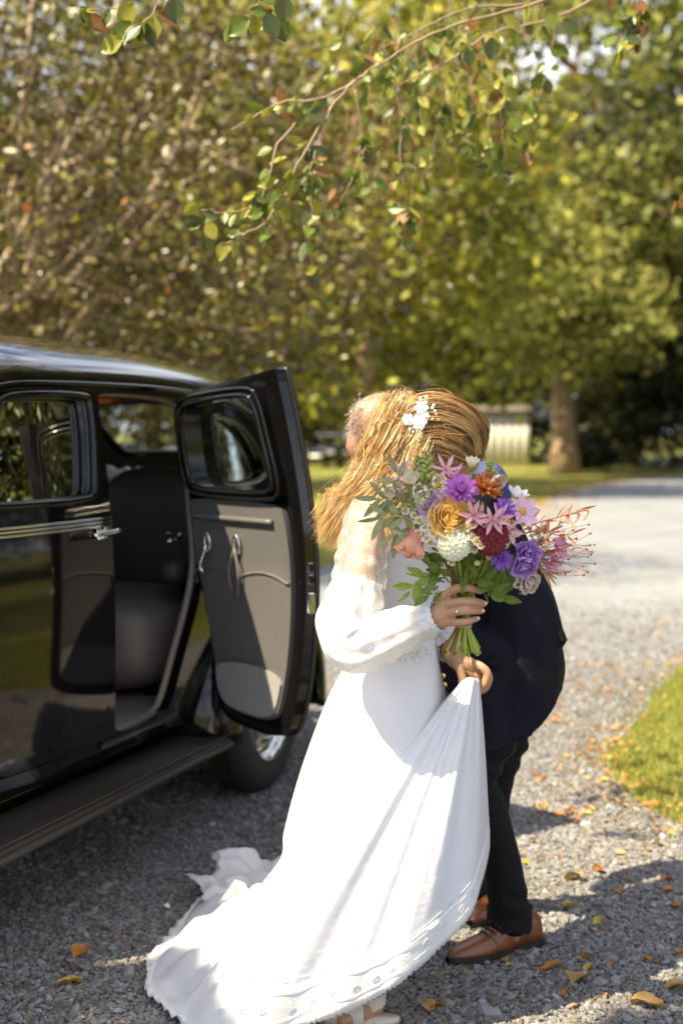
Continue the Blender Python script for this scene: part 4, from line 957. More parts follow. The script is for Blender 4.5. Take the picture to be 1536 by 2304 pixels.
for c in ((905, 1380, 3.99), (850, 1300, 4.12)):                                                 # hands reaching round her
    c = at(*c); mb.ell(c, (.045, .016, .04))
    for k in range(4): mb.limb([c + np.array([-.03, 0, .03 - k * .02]), c + np.array([-.065, -.004, .032 - k * .021]), c + np.array([-.09, .012, .03 - k * .02])], [.009, .0085, .007], seg=8, n=8)
    mb.limb([c + np.array([.0, 0, .035]), c + np.array([-.02, -.01, .06]), c + np.array([-.045, -.01, .066])], [.011, .010, .008], seg=8, n=8)
v_, f_ = remesh(mb, .006, 4); g = MB(); g.add(v_, f_); g.build('body', M['skin_pink'], man)
# cropped grey hair round the sides and back of the head
rs = np.random.RandomState(2); V = []; Q = []; C = []; b = 0; hc = at(862, 958, 4.0)
for k in range(3800):
    d = rs.normal(0, 1, 3); d /= np.linalg.norm(d)
    thin = .28 if (d[2] > .55 or d[0] < -.9) else 1.0
    if d[2] < -.75 or rs.rand() > thin: continue
    p = hc + np.array([d[0] * .100, d[1] * .082, d[2] * .094]); e = d * .4 + np.array([-.5, -.1, -.25]) + rs.normal(0, .45, 3); e /= np.linalg.norm(e)
    ln = rs.uniform(.006, .017); s_ = np.cross(e, rs.normal(0, 1, 3)); s_ /= np.linalg.norm(s_); w = .0009
    V.append([p - s_ * w, p + s_ * w, p + e * ln]); Q.append([b, b + 1, b + 2]); b += 3; C.append(np.tile(rs.uniform(.55, 1.5) * np.ones(3), (3, 1)))
for k in range(900):                                                                             # the fuller tuft over the ear
    p = at(rs.normal(803, 8), rs.normal(958, 22), rs.uniform(3.94, 4.06)); e = np.array([-.55, -.2, -.8]) + rs.normal(0, .4, 3); e /= np.linalg.norm(e)
    s_ = np.cross(e, rs.normal(0, 1, 3)); s_ /= np.linalg.norm(s_); w = .0009; ln = rs.uniform(.008, .02)
    V.append([p - s_ * w, p + s_ * w, p + e * ln]); Q.append([b, b + 1, b + 2]); b += 3; C.append(np.tile(rs.uniform(.8, 1.7) * np.ones(3), (3, 1)))
bigmesh('hair', np.array(V).reshape(-1, 3), np.array(Q), M['grey_hair'], man, np.vstack(C))
# jacket
mb = MB()
mb.limb(B_((1010, 1088, 4.13), (1050, 1150, 4.14), (1090, 1230, 4.15), (1126, 1320, 4.15), (1150, 1410, 4.15), (1154, 1500, 4.15), (1148, 1590, 4.14), (1128, 1700, 4.12)), [.085, .112, .125, .134, .142, .146, .140, .12], n=40, sy=(4.15, 1.42))
mb.limb(B_((1062, 1128, 3.95), (1042, 1220, 3.91), (1020, 1320, 3.91), (955, 1375, 3.98)), [.078, .066, .058, .05]); mb.limb(B_((1062, 1128, 4.36), (1010, 1290, 4.38), (910, 1305, 4.22)), [.078, .062, .05])
mb.limb(B_((1080, 1480, 3.98), (1075, 1580, 3.97), (1080, 1700, 3.97)), [.085, .090, .09]); mb.limb(B_((1030, 1430, 4.0), (1020, 1550, 4.0), (1030, 1690, 4.0)), [.07, .07, .07])
mb.limb(B_((1190, 1330, 4.10), (1232, 1392, 4.08), (1264, 1440, 4.06)), [.06, .036, .012], sy=(4.08, 2.2)); 
v_, f_ = remesh(mb, .007, 14)
for i in range(len(v_)):                                                                         # soft drag folds in the cloth
    p = v_[i]; v_[i] = p + np.array([1, -.5, 0]) * (.004 * math.sin(p[2] * 34 + p[0] * 22) * math.sin(p[1] * 12 + p[0] * 9)) + np.array([0, -.004, 0]) * math.sin(p[0] * 38 - p[2] * 19) * math.sin(p[2] * 9)
hx = np.array([at(*p, 4.1)[[0, 2]] for p in ((960, 1632), (1040, 1648), (1120, 1650), (1165, 1636), (1205, 1610), (1250, 1560), (1300, 1520))])
f_ = [q for q in f_ if np.mean([v_[i][2] for i in q]) > np.interp(np.mean([v_[i][0] for i in q]), hx[:, 0], hx[:, 1])]
used = {i for q in f_ for i in q}
for i in used:
    zl = np.interp(v_[i][0], hx[:, 0], hx[:, 1])
    if v_[i][2] < zl + .009: v_[i][2] = zl
g = MB(); g.add(v_, f_); jacket = g.build('jacket', M['suit'], man)
g = MB()
def jy(px, py): return 3.912
g.panel([(1082, 1487), (1130, 1477), (1140, 1486), (1126, 1502), (1104, 1506)], [], lambda x, y: at(x, y, 3.885), lambda x, y: at(x, y, 3.893), step=30); g.build('pocket_flap', M['suit'], jacket); md = jacket.modifiers.new('s', 'SOLIDIFY'); md.thickness = .004
g = MB(); g.panel([(1216, 1330), (1238, 1345), (1276, 1440), (1262, 1462), (1232, 1420)], [], lambda x, y: at(x, y, 4.02 + (x - 1216) * .0012), lambda x, y: at(x, y, 4.03 + (x - 1216) * .0012), step=30); g.build('vent_flap', M['suit'], jacket)
for px, py in ((996, 1521), (999, 1541)):
    g = MB(); g.ell(at(px, py, 3.90), (.009, .005, .009), None, 6, 10); g.build('button', M['gold'], jacket)
g = MB(); g.limb(B_((1075, 1050, 4.02), (1100, 1075, 3.98), (1125, 1110, 3.97)), [.02, .045, .03], sy=(3.99, 1.6)); g.build('collar', M['shirt_blue'], jacket)
# trousers
mb = MB()
mb.limb(B_((1160, 1545, 4.06), (1098, 1655, 4.03), (1064, 1745, 4.0), (1098, 1830, 4.03), (1130, 1950, 4.06), (1146, 2062, 4.095)), [.105, .085, .071, .058, .057, .064], n=40)
mb.limb(B_((1155, 1545, 4.26), (1130, 1650, 4.27), (1105, 1745, 4.28), (1100, 1840, 4.34), (1095, 1990, 4.44)), [.10, .085, .072, .06, .062], n=36)
mb.limb(B_((1165, 1520, 4.06), (1165, 1520, 4.26)), [.115, .115], n=8)
v_, f_ = remesh(mb, .006, 3)
for i in range(len(v_)):
    p = v_[i]; kz = math.exp(-((p[2] - .58) / .09) ** 2) + .5 * math.exp(-((p[2] - .14) / .08) ** 2)
    v_[i] = p + np.array([1, -.6, 0]) * (.0055 * kz * math.sin(p[2] * 95 + p[0] * 22 + p[1] * 10))
g = MB(); g.add(v_, f_); tro = g.build('trousers', M['trouser'], man)
g = MB(); c = at(1146, 2066, 4.095); a = np.linspace(0, 2 * math.pi, 28, endpoint=False)
g.grid([[c + np.array([(.066 + .003 * math.sin(q * 5)) * math.cos(q), .064 * math.sin(q), h + .006 * math.sin(q * 3)]) for q in a] for h in (.030, .0, -.028)], wrapv=True); g.build('turn_up', M['trouser'], tro)
# shoes: lofted last, sole, heel, laces
def shoe(heel, toe, name):
    heel, toe = np.array(heel, float), np.array(toe, float); L_ = np.linalg.norm(toe - heel); f_ = (toe - heel) / L_; s_ = np.cross([0, 0, 1.], f_)
    tb = np.array([(0, .020, .055, 0), (.02, .029, .078, 0), (.10, .035, .092, 0), (.22, .035, .098, 0), (.34, .034, .092, 0), (.45, .037, .078, .0), (.56, .043, .064, 0), (.68, .046, .054, 0), (.80, .042, .046, 0), (.90, .031, .039, 0), (.965, .018, .031, .002), (1.0, .004, .022, .004)])
    rows = []
    for k in np.linspace(0, 1, 44):
        w = np.interp(k, tb[:, 0], tb[:, 1]); h = 1.12 * np.interp(k, tb[:, 0], tb[:, 2]); z0 = .016 + np.interp(k, (0, .25, .4, 1), (.006, .006, 0, .004)); c = heel + f_ * k * L_
        rows.append([c + s_ * w * math.copysign(abs(math.cos(q)) ** .75, math.cos(q)) + np.array([0, 0, z0 + (h - .016) * abs(math.sin(q)) ** .8 if math.sin(q) > 0 else z0]) for q in np.linspace(0, 2 * math.pi, 28, endpoint=False)])
    g = MB(); g.grid(rows, wrapv=True); up = g.build(name, M['tan_leather'], man)
    g = MB(); rows = []
    for k in np.linspace(0, 1, 30):
        w = np.interp(k, tb[:, 0], tb[:, 1]) + .005; c = heel + f_ * (k * (L_ + .010) - .005); z0 = .003 + np.interp(k, (0, .28, .30, .5, .8, 1), (0, 0, .009, .006, 0, .006)); z1 = .020 + np.interp(k, (0, .25, .4, 1), (.006, .006, 0, .004))
        rows.append([c + s_ * w + [0, 0, z0], c + s_ * w + [0, 0, z1], c - s_ * w + [0, 0, z1], c - s_ * w + [0, 0, z0]])
    g.grid(rows, wrapv=True); g.build('sole', M['sole'], up, sharp=40)
    for k in range(3):
        g = MB(); kk = .50 + .055 * k; c = heel + f_ * L_ * kk; z = 1.12 * np.interp(kk, tb[:, 0], tb[:, 2]) + .002
        g.tube(catmull([c + s_ * .024 + [0, 0, z - .007], c + s_ * .012 + [0, 0, z + .001], c + [0, 0, z + .002], c - s_ * .012 + [0, 0, z + .001], c - s_ * .024 + [0, 0, z - .007]], 10), .0026, 6); g.build('lace', M['sole'], up)
    g = MB(); c = heel + f_ * L_ * .50 + np.array([0, 0, .0])
    for sg in (1, -1): g.tube(catmull([c + [0, 0, .088], c + s_ * sg * .018 + f_ * .006 + [0, 0, .092], c + s_ * sg * .028 - f_ * .004 + [0, 0, .080], c + [0, 0, .087]], 12), .0022, 6)
    g.build('lace_bow', M['sole'], up)
    g = MB(); pts = []
    for q in np.linspace(-1, 1, 15): pts.append(heel + f_ * L_ * (.66 - .10 * abs(q)) + s_ * q * .0445 + np.array([0, 0, .016 + (1.12 * np.interp(.66 - .10 * abs(q), tb[:, 0], tb[:, 2]) - .016) * (max(0, 1 - abs(q) ** 2.67)) ** .4 + .0006]))
    g.tube(pts, .0016, 5); g.build('seam', M['sole'], up)
shoe((.585, 4.150, 0), (.305, 3.975, 0), 'shoe')
hp = gnd(1110, 2000); shoe((hp[0] + .06, 4.50, 0), (hp[0] - .11, 4.27, 0), 'shoe')

# ------------------------------------------------------------------ the bouquet
bind = at(1045, 1345, 3.352)
bq = thing('bouquet', 'loose hand-tied bouquet of purple, white, gold and burgundy flowers', 'bouquet', tuple(bind))
def orient(nrm):
    n_ = Vector(nrm).normalized(); return n_.to_track_quat('Z', 'Y')
PM = {}
def pmat(name, c, rough=.55, tr=.28, c2=None):
    if name not in PM: PM[name] = mat(name, c, rough, var=0 if c2 else .10, vscale=60, trans=tr, spec=.3, col2=c2)
    return PM[name]
def petal_mesh(name, L_, W, cup=.3, curl=.2, notch=0., ruffle=0., n=7, m=5, tipw=.25, m_=None):
    g = MB(); rows = []
    for i in range(n):
        t = i / (n - 1); w = W * (math.sin(math.pi * min(1, t * .86 + .10)) ** .7) * (1 if t < .8 else 1 - (t - .8) / .2 * (1 - tipw)); row = []
        for j in range(m):
            s_ = j / (m - 1) * 2 - 1
            row.append((t * L_ * (1 - notch * (t > .95) * (abs(s_) < .3)), s_ * w / 2, L_ * (curl * t * t) + W * cup * s_ * s_ + ruffle * W * math.sin(s_ * 7 + t * 5) * t))
        rows.append(row)
    g.grid(rows); me = g.mesh(name); me.materials.append(m_); return me
def place(o, c, nrm, roll=0.):
    o.rotation_mode = 'QUATERNION'; o.rotation_quaternion = orient(nrm) @ Quaternion((0, 0, 1), roll)
    o.location = Vector(c) - Vector(offs(bq))
def radial(name, c, nrm, rings, centre=None, label=None, roll=0.):
    """flower: a centre mesh with one object per petal; rings: (count, elevation deg, petal mesh, radius, z, jitter)"""
    g = MB(); cr, cz, cm = centre
    g.ell((0, 0, cz), (cr, cr, cr * .6), None, 6, 10)
    o = g.build(name, cm, bq, off=np.zeros(3)); place(o, c, nrm, roll); rs = np.random.RandomState(abs(hash(name)) % 1000 if False else len(name) * 7 + int(c[0] * 1000) % 97)
    if label: o['label'] = label
    for cnt, el, me, r, z, jit in rings:
        for k in range(cnt):
            p = bpy.data.objects.new('petal', me); COL.objects.link(p); p.parent = o
            a = 2 * math.pi * (k + .5 * (z != 0)) / cnt + rs.normal(0, jit)
            p.rotation_mode = 'QUATERNION'; p.rotation_quaternion = Quaternion((0, 0, 1), a) @ Quaternion((0, 1, 0), -math.radians(el + rs.normal(0, 5)))
            p.location = (r * math.cos(a), r * math.sin(a), z)
    return o
def pompon(name, c, nrm, R, m_, n=130, pl=.5, full=.15, label=None, cup=.5):
    """ball of overlapping cupped petals spiralled over a sphere, one mesh"""
    rs = np.random.RandomState(int(R * 1e5) % 1000); g = MB(); g.ell((0, 0, 0), R * .72, None, 8, 12)
    for k in range(n):
        f = (k + .5) / n; z = 1 - f * (1.5 - full * 0); ph_ = k * 2.39996; rr = math.sqrt(max(0, 1 - z * z)); d = np.array([rr * math.cos(ph_), rr * math.sin(ph_), z])
        up = np.array([0, 0, 1.]) - d * z if rr > .02 else np.array([1., 0, 0]); up /= np.linalg.norm(up); out = -up           # petals point away from the pole
        sd = np.cross(d, out); L_ = R * pl * (.45 + .75 * f) * rs.uniform(.85, 1.1); W = L_ * .85; base = d * R * .70
        rows = []
        for i in range(4):
            t = i / 3; row = []
            for j in range(4):
                s_ = j / 3 * 2 - 1; w = W * math.sin(math.pi * (.25 + .55 * t)) * .5
                row.append(base + out * L_ * t * .55 + d * (L_ * (.62 * t - .18 * t * t) + cup * abs(s_) ** 1.5 * w * .8) + sd * s_ * w)
            rows.append(row)
        g.grid(rows)
    o = g.build(name, m_, bq, off=np.zeros(3)); place(o, c, nrm)
    if label: o['label'] = label
    return o
def fl(px, py, Y): return at(px, py, Y)
def nrm_of(c, face=.8):
    d = np.array(c) - bind; d /= np.linalg.norm(d); return d * (1 - face) + np.array([0, -1, .25]) * face
yellow = pmat('yellow_disc', (.62, .38, .02), .8); green_c = pmat('green_disc', (.25, .28, .04), .8)
# purple-pink aster
c = fl(1035, 1108, 3.235); pa = petal_mesh('aster_petal', .040, .011, .5, .15, tipw=.5, m_=pmat('magenta_petal', (.55, .17, .62), c2=(.70, .32, .76))); pb = petal_mesh('aster_petal_s', .026, .009, .5, .3, tipw=.5, m_=PM['magenta_petal'])
radial('aster', c, (.05, -.8, .55), ((18, 8, pa, .004, 0, .08), (16, 30, pa, .004, .004, .1), (14, 55, pb, .003, .006, .15), (8, 75, pb, .002, .008, .2)), (.006, .004, PM['magenta_petal']), 'large purple-pink aster')
# lisianthus and similar open cups
def lisi(name, c, nrm, L_, W, m_, label, k=5, ruff=.10):
    me = petal_mesh(name + '_petal', L_, W, .28, .12, ruffle=ruff, n=9, m=9, tipw=.75, m_=m_); me2 = petal_mesh(name + '_inner', L_ * .72, W * .8, .3, -.1, ruffle=ruff, n=8, m=8, tipw=.7, m_=m_)
    return radial(name, c, nrm, ((k, 32, me, .004, 0, .1), (k, 58, me2, .003, .004, .1), (3, 78, me2, .002, .006, .3)), (.006, .006, pmat('cup_heart', (.35, .30, .10))), label)
lisi('lisianthus', fl(980, 1147, 3.262), (-.45, -.75, .4), .040, .044, pmat('pale_lilac', (.62, .33, .68), c2=(.74, .50, .78)), 'lilac bloom turned aside')
lisi('lisianthus', fl(1176, 1247, 3.262), (.35, -.9, .1), .047, .046, pmat('lilac', (.43, .24, .66), c2=(.57, .37, .76)), 'upright lilac lisianthus')
lisi('lisianthus', fl(1172, 1262, 3.252), (.15, -.7, -.5), .040, .042, PM['lilac'], 'lower lilac lisianthus bloom')
# gold ranunculus: nested cupped shells
g = MB(); R = .038
for ring, (k, rad, tilt, hh) in enumerate(((9, 1.05, .75, .62), (8, .92, .45, .82), (8, .78, .22, .95), (7, .64, .08, 1.0), (6, .50, .0, 1.02), (6, .37, -.1, 1.02), (5, .25, -.15, 1.0), (4, .14, -.2, .96), (3, .06, -.2, .93))):
    for q in range(k):
        a0 = 2 * math.pi * q / k + ring * .7; rows = []
        for i in range(6):
            t = i / 5; row = []
            for j in range(7):
                s_ = j / 6 * 2 - 1; a = a0 + s_ * (3.6 / k) ; r = R * rad * (math.sin(min(1.35, .5 + t * 1.2)) + tilt * t * t * .5) + .0015 * s_
                row.append((r * math.cos(a), r * math.sin(a), R * (-.55 + 1.15 * hh * t * (1 - .28 * abs(s_) ** 2.2)) + (R * .25 if ring > 2 else 0) * t * .6))
            rows.append(row)
        g.grid(rows)
o = g.build('ranunculus', pmat('gold_petal', (.78, .52, .12), c2=(.82, .64, .27)), bq, off=np.zeros(3)); place(o, fl(1013, 1167, 3.225), (.1, -.85, .5)); o['label'] = 'golden yellow ranunculus'
pompon('dahlia', fl(1022, 1220, 3.222), (0, -.92, .4), .040, pmat('white_petal', (.80, .80, .68), c2=(.74, .76, .56)), 120, .62, label='creamy white pompon dahlia')
pompon('dahlia', fl(1105, 1207, 3.222), (.15, -.9, .35), .042, pmat('burgundy_petal', (.16, .012, .022), c2=(.24, .025, .04)), 120, .60, label='deep burgundy pompon dahlia')
pompon('dahlia', fl(1000, 1105, 3.275), (-.2, -.6, .8), .030, PM['white_petal'], 70, .6, label='small white pompon flower')
# orange dahlia, small asters
po = petal_mesh('orange_petal', .038, .012, .6, .1, tipw=.4, m_=pmat('rust_petal', (.60, .19, .05), c2=(.70, .30, .10)))
radial('dahlia', fl(1090, 1105, 3.275), (.25, -.5, .85), ((16, 5, po, .004, 0, .1), (14, 28, po, .004, .004, .1), (12, 52, po, .003, .006, .1)), (.010, .006, pmat('rust_disc', (.45, .12, .03))), 'rust orange dahlia')
pv = petal_mesh('violet_petal', .026, .0045, .4, .1, tipw=.4, m_=pmat('violet_petal', (.34, .13, .62), c2=(.47, .24, .74)))
for px, py, Y, nn in ((1132, 1147, 3.235, (.35, -.8, .5)), (1127, 1257, 3.240, (.15, -.85, -.35))):
    radial('small_aster', fl(px, py, Y), nn, ((20, 10, pv, .004, 0, .1), (18, 32, pv, .004, .003, .1), (16, 55, pv, .003, .005, .1)), (.006, .003, PM['violet_petal']), 'violet thin-petalled aster')
# cosmos
pc_ = petal_mesh('cosmos_petal', .038, .021, .18, .05, notch=.08, tipw=.8, m_=pmat('pink_cosmos', (.72, .44, .66), c2=(.80, .58, .74)))
radial('cosmos', fl(1174, 1152, 3.262), (.42, -.85, .35), ((8, 12, pc_, .006, 0, .05),), (.009, .003, yellow), 'pink cosmos with yellow eye')
pc2 = petal_mesh('cosmos_petal_b', .032, .019, .2, .1, notch=.08, tipw=.8, m_=pmat('bright_pink', (.68, .30, .56), c2=(.78, .45, .68)))
radial('cosmos', fl(1250, 1232, 3.285), (.75, -.6, .25), ((8, 22, pc2, .005, 0, .05),), (.007, .002, pmat('pink_disc', (.55, .16, .36))), 'side-on bright pink cosmos')
radial('cosmos', fl(1232, 1262, 3.292), (.6, -.7, -.4), ((7, 35, pc2, .004, 0, .05),), (.006, .002, PM['pink_disc']), 'nodding bright pink cosmos')
pc3 = petal_mesh('cream_petal', .026, .016, .2, .1, notch=.08, tipw=.8, m_=pmat('cream_petal', (.78, .76, .50), c2=(.82, .82, .70)))
radial('cosmos', fl(1060, 1052, 3.30), (.0, -.35, .93), ((8, 52, pc3, .004, 0, .05),), (.008, -.003, green_c), 'cream cosmos on a tall stem')
radial('cosmos', fl(1160, 1120, 3.285), (.3, -.4, .85), ((7, 30, petal_mesh('white_cosmos_petal', .030, .02, .2, .1, tipw=.8, m_=pmat('white_cosmos', (.80, .78, .80))), .004, 0, .05),), (.006, .0, yellow), 'white cosmos behind the pink one')
# carnation
pr = petal_mesh('carnation_petal', .032, .030, .1, .15, ruffle=.16, n=7, m=11, tipw=.95, m_=pmat('blush_petal', (.72, .56, .48), c2=(.80, .67, .60)))
radial('carnation', fl(1182, 1304, 3.290), (.3, -.8, -.3), ((7, 10, pr, .003, 0, .2), (7, 35, pr, .003, .003, .3), (6, 60, pr, .002, .005, .3), (5, 80, pr, .002, .006, .4)), (.006, .0, PM['blush_petal']), 'blush pink ruffled carnation')
# coral tulip-like bloom
pt = petal_mesh('coral_petal', .070, .046, .42, -.10, n=9, m=7, tipw=.55, m_=pmat('coral_petal', (.74, .30, .20), c2=(.80, .46, .34)))
radial('poppy', fl(937, 1188, 3.275), (-.25, -.35, -.9), ((5, 66, pt, .006, 0, .1), (4, 78, pt, .004, .002, .2)), (.006, .0, green_c), 'coral pink hanging cup bloom')
# nerine stars
pn = petal_mesh('nerine_petal', .040, .0095, .25, .10, n=8, m=4, tipw=.2, m_=pmat('nerine_petal', (.74, .36, .46), c2=(.82, .52, .60)))
for px, py, Y, nn in ((905, 1068, 3.30, (-.2, -.8, .5)), (925, 1080, 3.31, (-.5, -.4, .7)), (1002, 1058, 3.30, (.1, -.7, .6)), (1018, 1075, 3.29, (.5, -.7, .3)), (1065, 1160, 3.215, (-.2, -.9, .3)), (1075, 1172, 3.222, (.1, -.8, .6)), (1106, 1172, 3.198, (.2, -.9, .1)), (1120, 1165, 3.205, (.6, -.7, .3)), (1140, 1195, 3.232, (.5, -.8, -.2))):
    o = radial('nerine', fl(px, py, Y), nn, ((6, 22, pn, .002, 0, .12),), (.003, .0, PM['nerine_petal']), 'pink starry nerine')
    g = MB(); rs = np.random.RandomState(px)
    for q in range(5): a = q * 1.25; g.tube(catmull([(0, 0, 0), (.006 * math.cos(a), .006 * math.sin(a), .016), (.016 * math.cos(a), .016 * math.sin(a), .028)], 5), .0006, 4)
    g.build('stamen', PM['nerine_petal'], o, off=np.zeros(3))
# snapdragon spikes and florets
def snap(px, py, Y, top, n, m_, lab):
    a = fl(px, py, Y); b = fl(*top); g = MB(); rs = np.random.RandomState(px); g.tube([a, b], [.003, .0012], 6)
    for k in range(n):
        t = k / n; p = a + (b - a) * t; an = k * 2.4; r = .012 * (1 - t * .75) + .002; d = np.array([math.cos(an), math.sin(an) * .8, .55]); d /= np.linalg.norm(d)
        g.ell(p + d * r, (.0085 * (1 - .65 * t), .0085 * (1 - .65 * t), .0115 * (1 - .6 * t)), orient(d), 6, 7)
    o = g.build('snapdragon', m_, bq); o['label'] = lab; return o
sg = pmat('bud_green', (.34, .38, .08), c2=(.50, .52, .18))
snap(962, 1085, 3.300, (960, 1018, 3.315), 26, sg, 'green snapdragon spike'); snap(945, 1090, 3.305, (938, 1026, 3.32), 24, sg, 'green snapdragon spike'); snap(1108, 1095, 3.30, (1100, 1036, 3.315), 20, sg, 'thin green snapdragon spike')
pf = petal_mesh('floret_petal', .031, .028, .35, .15, ruffle=.12, n=6, m=7, tipw=.9, m_=pmat('cream_floret', (.80, .76, .52), c2=(.82, .80, .66)))
pf2 = petal_mesh('floret_petal_b', .026, .023, .35, .15, ruffle=.12, n=6, m=7, tipw=.9, m_=pmat('blush_floret', (.80, .58, .50), c2=(.82, .70, .62)))
rs = np.random.RandomState(6)
for px, py, me in ((930, 1105, pf), (948, 1112, pf), (965, 1110, pf), (940, 1128, pf), (960, 1130, pf), (925, 1088, pf), (975, 1095, pf), (1100, 1092, pf2), (1115, 1098, pf2), (1108, 1080, pf2), (1122, 1085, pf2), (885, 1098, pf2), (898, 1108, pf2)):
    radial('floret', fl(px, py, 3.278 + rs.uniform(-.01, .01)), (rs.normal(0, .5), -.8, rs.normal(.2, .4)), ((5, 45, me, .003, 0, .2),), (.006, .003, me.materials[0]))
# chamomile daisies
pw = petal_mesh('daisy_petal', .0085, .0045, .1, 0, n=4, m=3, tipw=.7, m_=pmat('daisy_petal', (.80, .79, .74)))
for px, py, Y in ((988, 1187, 3.215), (972, 1200, 3.222), (1052, 1186, 3.205), (1071, 1217, 3.200), (1080, 1226, 3.198), (958, 1212, 3.235), (968, 1224, 3.235), (1060, 1208, 3.205), (1010, 1193, 3.205), (942, 1170, 3.25), (930, 1160, 3.26), (955, 1188, 3.24), (1098, 1250, 3.245), (1216, 1215, 3.285), (1208, 1198, 3.285), (948, 1236, 3.245), (945, 1248, 3.255), (1150, 1178, 3.245), (1190, 1190, 3.28), (912, 1150, 3.28), (1000, 1240, 3.235), (985, 1212, 3.228), (1040, 1190, 3.21), (1148, 1215, 3.24), (1160, 1200, 3.25), (1200, 1222, 3.285), (925, 1185, 3.262), (940, 1200, 3.255), (1065, 1235, 3.225), (1225, 1190, 3.285), (1135, 1225, 3.24), (1015, 1265, 3.262)):
    rs2 = np.random.RandomState(px * 3 + py); radial('daisy', fl(px, py, Y), (rs2.normal(0, .35), -.85, rs2.normal(.3, .3)), ((11, 4, pw, .0035, 0, .1),), (.0052, .002, yellow))
for px, py, Y, R in ((985, 1092, 3.262, .0095), (1143, 1175, 3.25, .011), (1152, 1188, 3.25, .009), (1073, 1267, 3.25, .008), (1176, 1180, 3.262, .007), (1195, 1205, 3.28, .006)):
    g = MB(); g.ell(fl(px, py, Y), (R, R, R * .8), None, 8, 10); g.build('button_flower', yellow if R > .0085 else pmat('cream_button', (.70, .62, .28)), bq)
# stems under the hand and up into the flowers
rs = np.random.RandomState(44); stm = (pmat('stem_green', (.28, .33, .05), .45, .1), pmat('stem_pale', (.46, .47, .12), .45, .1), pmat('stem_brown', (.20, .11, .04), .55, .05))
for k in range(36):
    a = rs.uniform(0, 6.28); q = math.sqrt(rs.rand()); w = np.array([math.cos(a) * q * .017, math.sin(a) * q * .014, 0])
    b0 = bind + w; px = 1038 + w[0] * 2900 + rs.normal(0, 5); low = at(px - 2, 1474 + rs.uniform(-12, 8) - abs(px - 1038) * .12, 3.352 + w[1] * 2.0 - .01)
    up = bind + np.array([w[0] * 4 + rs.normal(0, .015), w[1] * 3 - .02, rs.uniform(.09, .17)])
    g = MB(); g.tube(catmull([low, at(1041, 1400, 3.352) + w * .75, b0, up], 12), rs.uniform(.0026, .0042), 7); g.build('stem', stm[rs.choice(3, p=(.45, .45, .10))], bq)
for a, b_ in (((1060, 1058, 3.30), (1052, 1180, 3.30)), ((1030, 1250, 3.25), (1036, 1340, 3.33)), ((1098, 1250, 3.245), (1060, 1320, 3.33)), ((1250, 1235, 3.29), (1120, 1290, 3.32)), ((912, 1290, 3.34), (1000, 1300, 3.34)), ((1105, 1240, 3.26), (1065, 1330, 3.34)), ((940, 1225, 3.28), (1010, 1310, 3.34))):
    g = MB(); A, B2 = fl(*a), fl(*b_); g.tube(catmull([A, (A + B2) / 2 + np.array([.004, .0, -.006]), B2], 8), .0021, 6); g.build('stem', stm[0], bq)
# leaves
def leaf_mesh(name, L_, W, m_, fold=.18, curl=.15, n=9, serr=0.):
    g = MB(); rows = []
    for i in range(n):
        t = i / (n - 1); w = W * math.sin(math.pi * min(.985, t * .93 + .045)) ** .85 * (1 + serr * (i % 2)); rows.append([(t * L_, s_ * w / 2, L_ * (-curl * t * t) + fold * W * abs(s_)) for s_ in (-1, -.5, 0, .5, 1)])
    g.grid(rows); me = g.mesh(name); me.materials.append(m_); return me
def put_leaf(me, p, d, nrm, name='leaf', parent=bq, s_=1.):
    d = Vector(d).normalized(); n_ = Vector(nrm); n_ = (n_ - d * n_.dot(d)).normalized(); y = n_.cross(d)
    o = bpy.data.objects.new(name, me); COL.objects.link(o); o.parent = parent; o.rotation_mode = 'QUATERNION'
    o.rotation_quaternion = Matrix((d, y, n_)).transposed().to_quaternion(); o.location = Vector(p) - Vector(offs(parent)); o.scale = (s_,) * 3; return o
olive = leaf_mesh('olive_leaf', .062, .017, pmat('olive_leaf', (.20, .22, .085), .5, .15, (.30, .31, .16)), .12, .08); broad = leaf_mesh('broad_leaf', .055, .022, pmat('green_leaf', (.10, .16, .025), .45, .25, (.17, .24, .045)), .15, .2, serr=.06)
fresh = leaf_mesh('fresh_leaf', .055, .022, pmat('fresh_leaf', (.22, .32, .05), .45, .35, (.30, .40, .08)), .15, .2, serr=.08); fern = leaf_mesh('fern_leaf', .030, .009, PM['green_leaf'], .15, .2, 6)
def spray(pts, me, n_, s_=1., sd=0, side=1):
    rs = np.random.RandomState(sd); P = catmull([fl(*p) for p in pts], 14); g = MB(); g.tube(P, np.linspace(.0022, .0009, 14), 6); g.build('stem', stm[1], bq)
    for k in range(n_):
        t = .25 + .75 * k / max(1, n_ - 1); i = min(12, int(t * 13)); d = P[i + 1] - P[i]; d /= np.linalg.norm(d); sdv = np.cross(d, [0, -1, 0]); 
        put_leaf(me, P[i], d * .75 + sdv * (.8 if k % 2 else -.8) * (k < n_ - 1) + np.array([0, rs.normal(0, .35), 0]), (rs.normal(0, .35), -1, rs.normal(.3, .35)), s_=s_ * rs.uniform(.75, 1.15))
spray(((1000, 1180, 3.29), (930, 1140, 3.285), (880, 1125, 3.28), (838, 1122, 3.285)), olive, 10, 1.0, 1); spray(((990, 1200, 3.29), (930, 1170, 3.27), (880, 1160, 3.26), (850, 1165, 3.26)), olive, 8, 1.0, 2)
spray(((985, 1230, 3.30), (935, 1200, 3.275), (905, 1195, 3.265), (885, 1205, 3.26)), olive, 6, 1.05, 3); spray(((960, 1140, 3.30), (925, 1105, 3.29), (900, 1080, 3.285), (890, 1060, 3.285)), olive, 5, .9, 4)
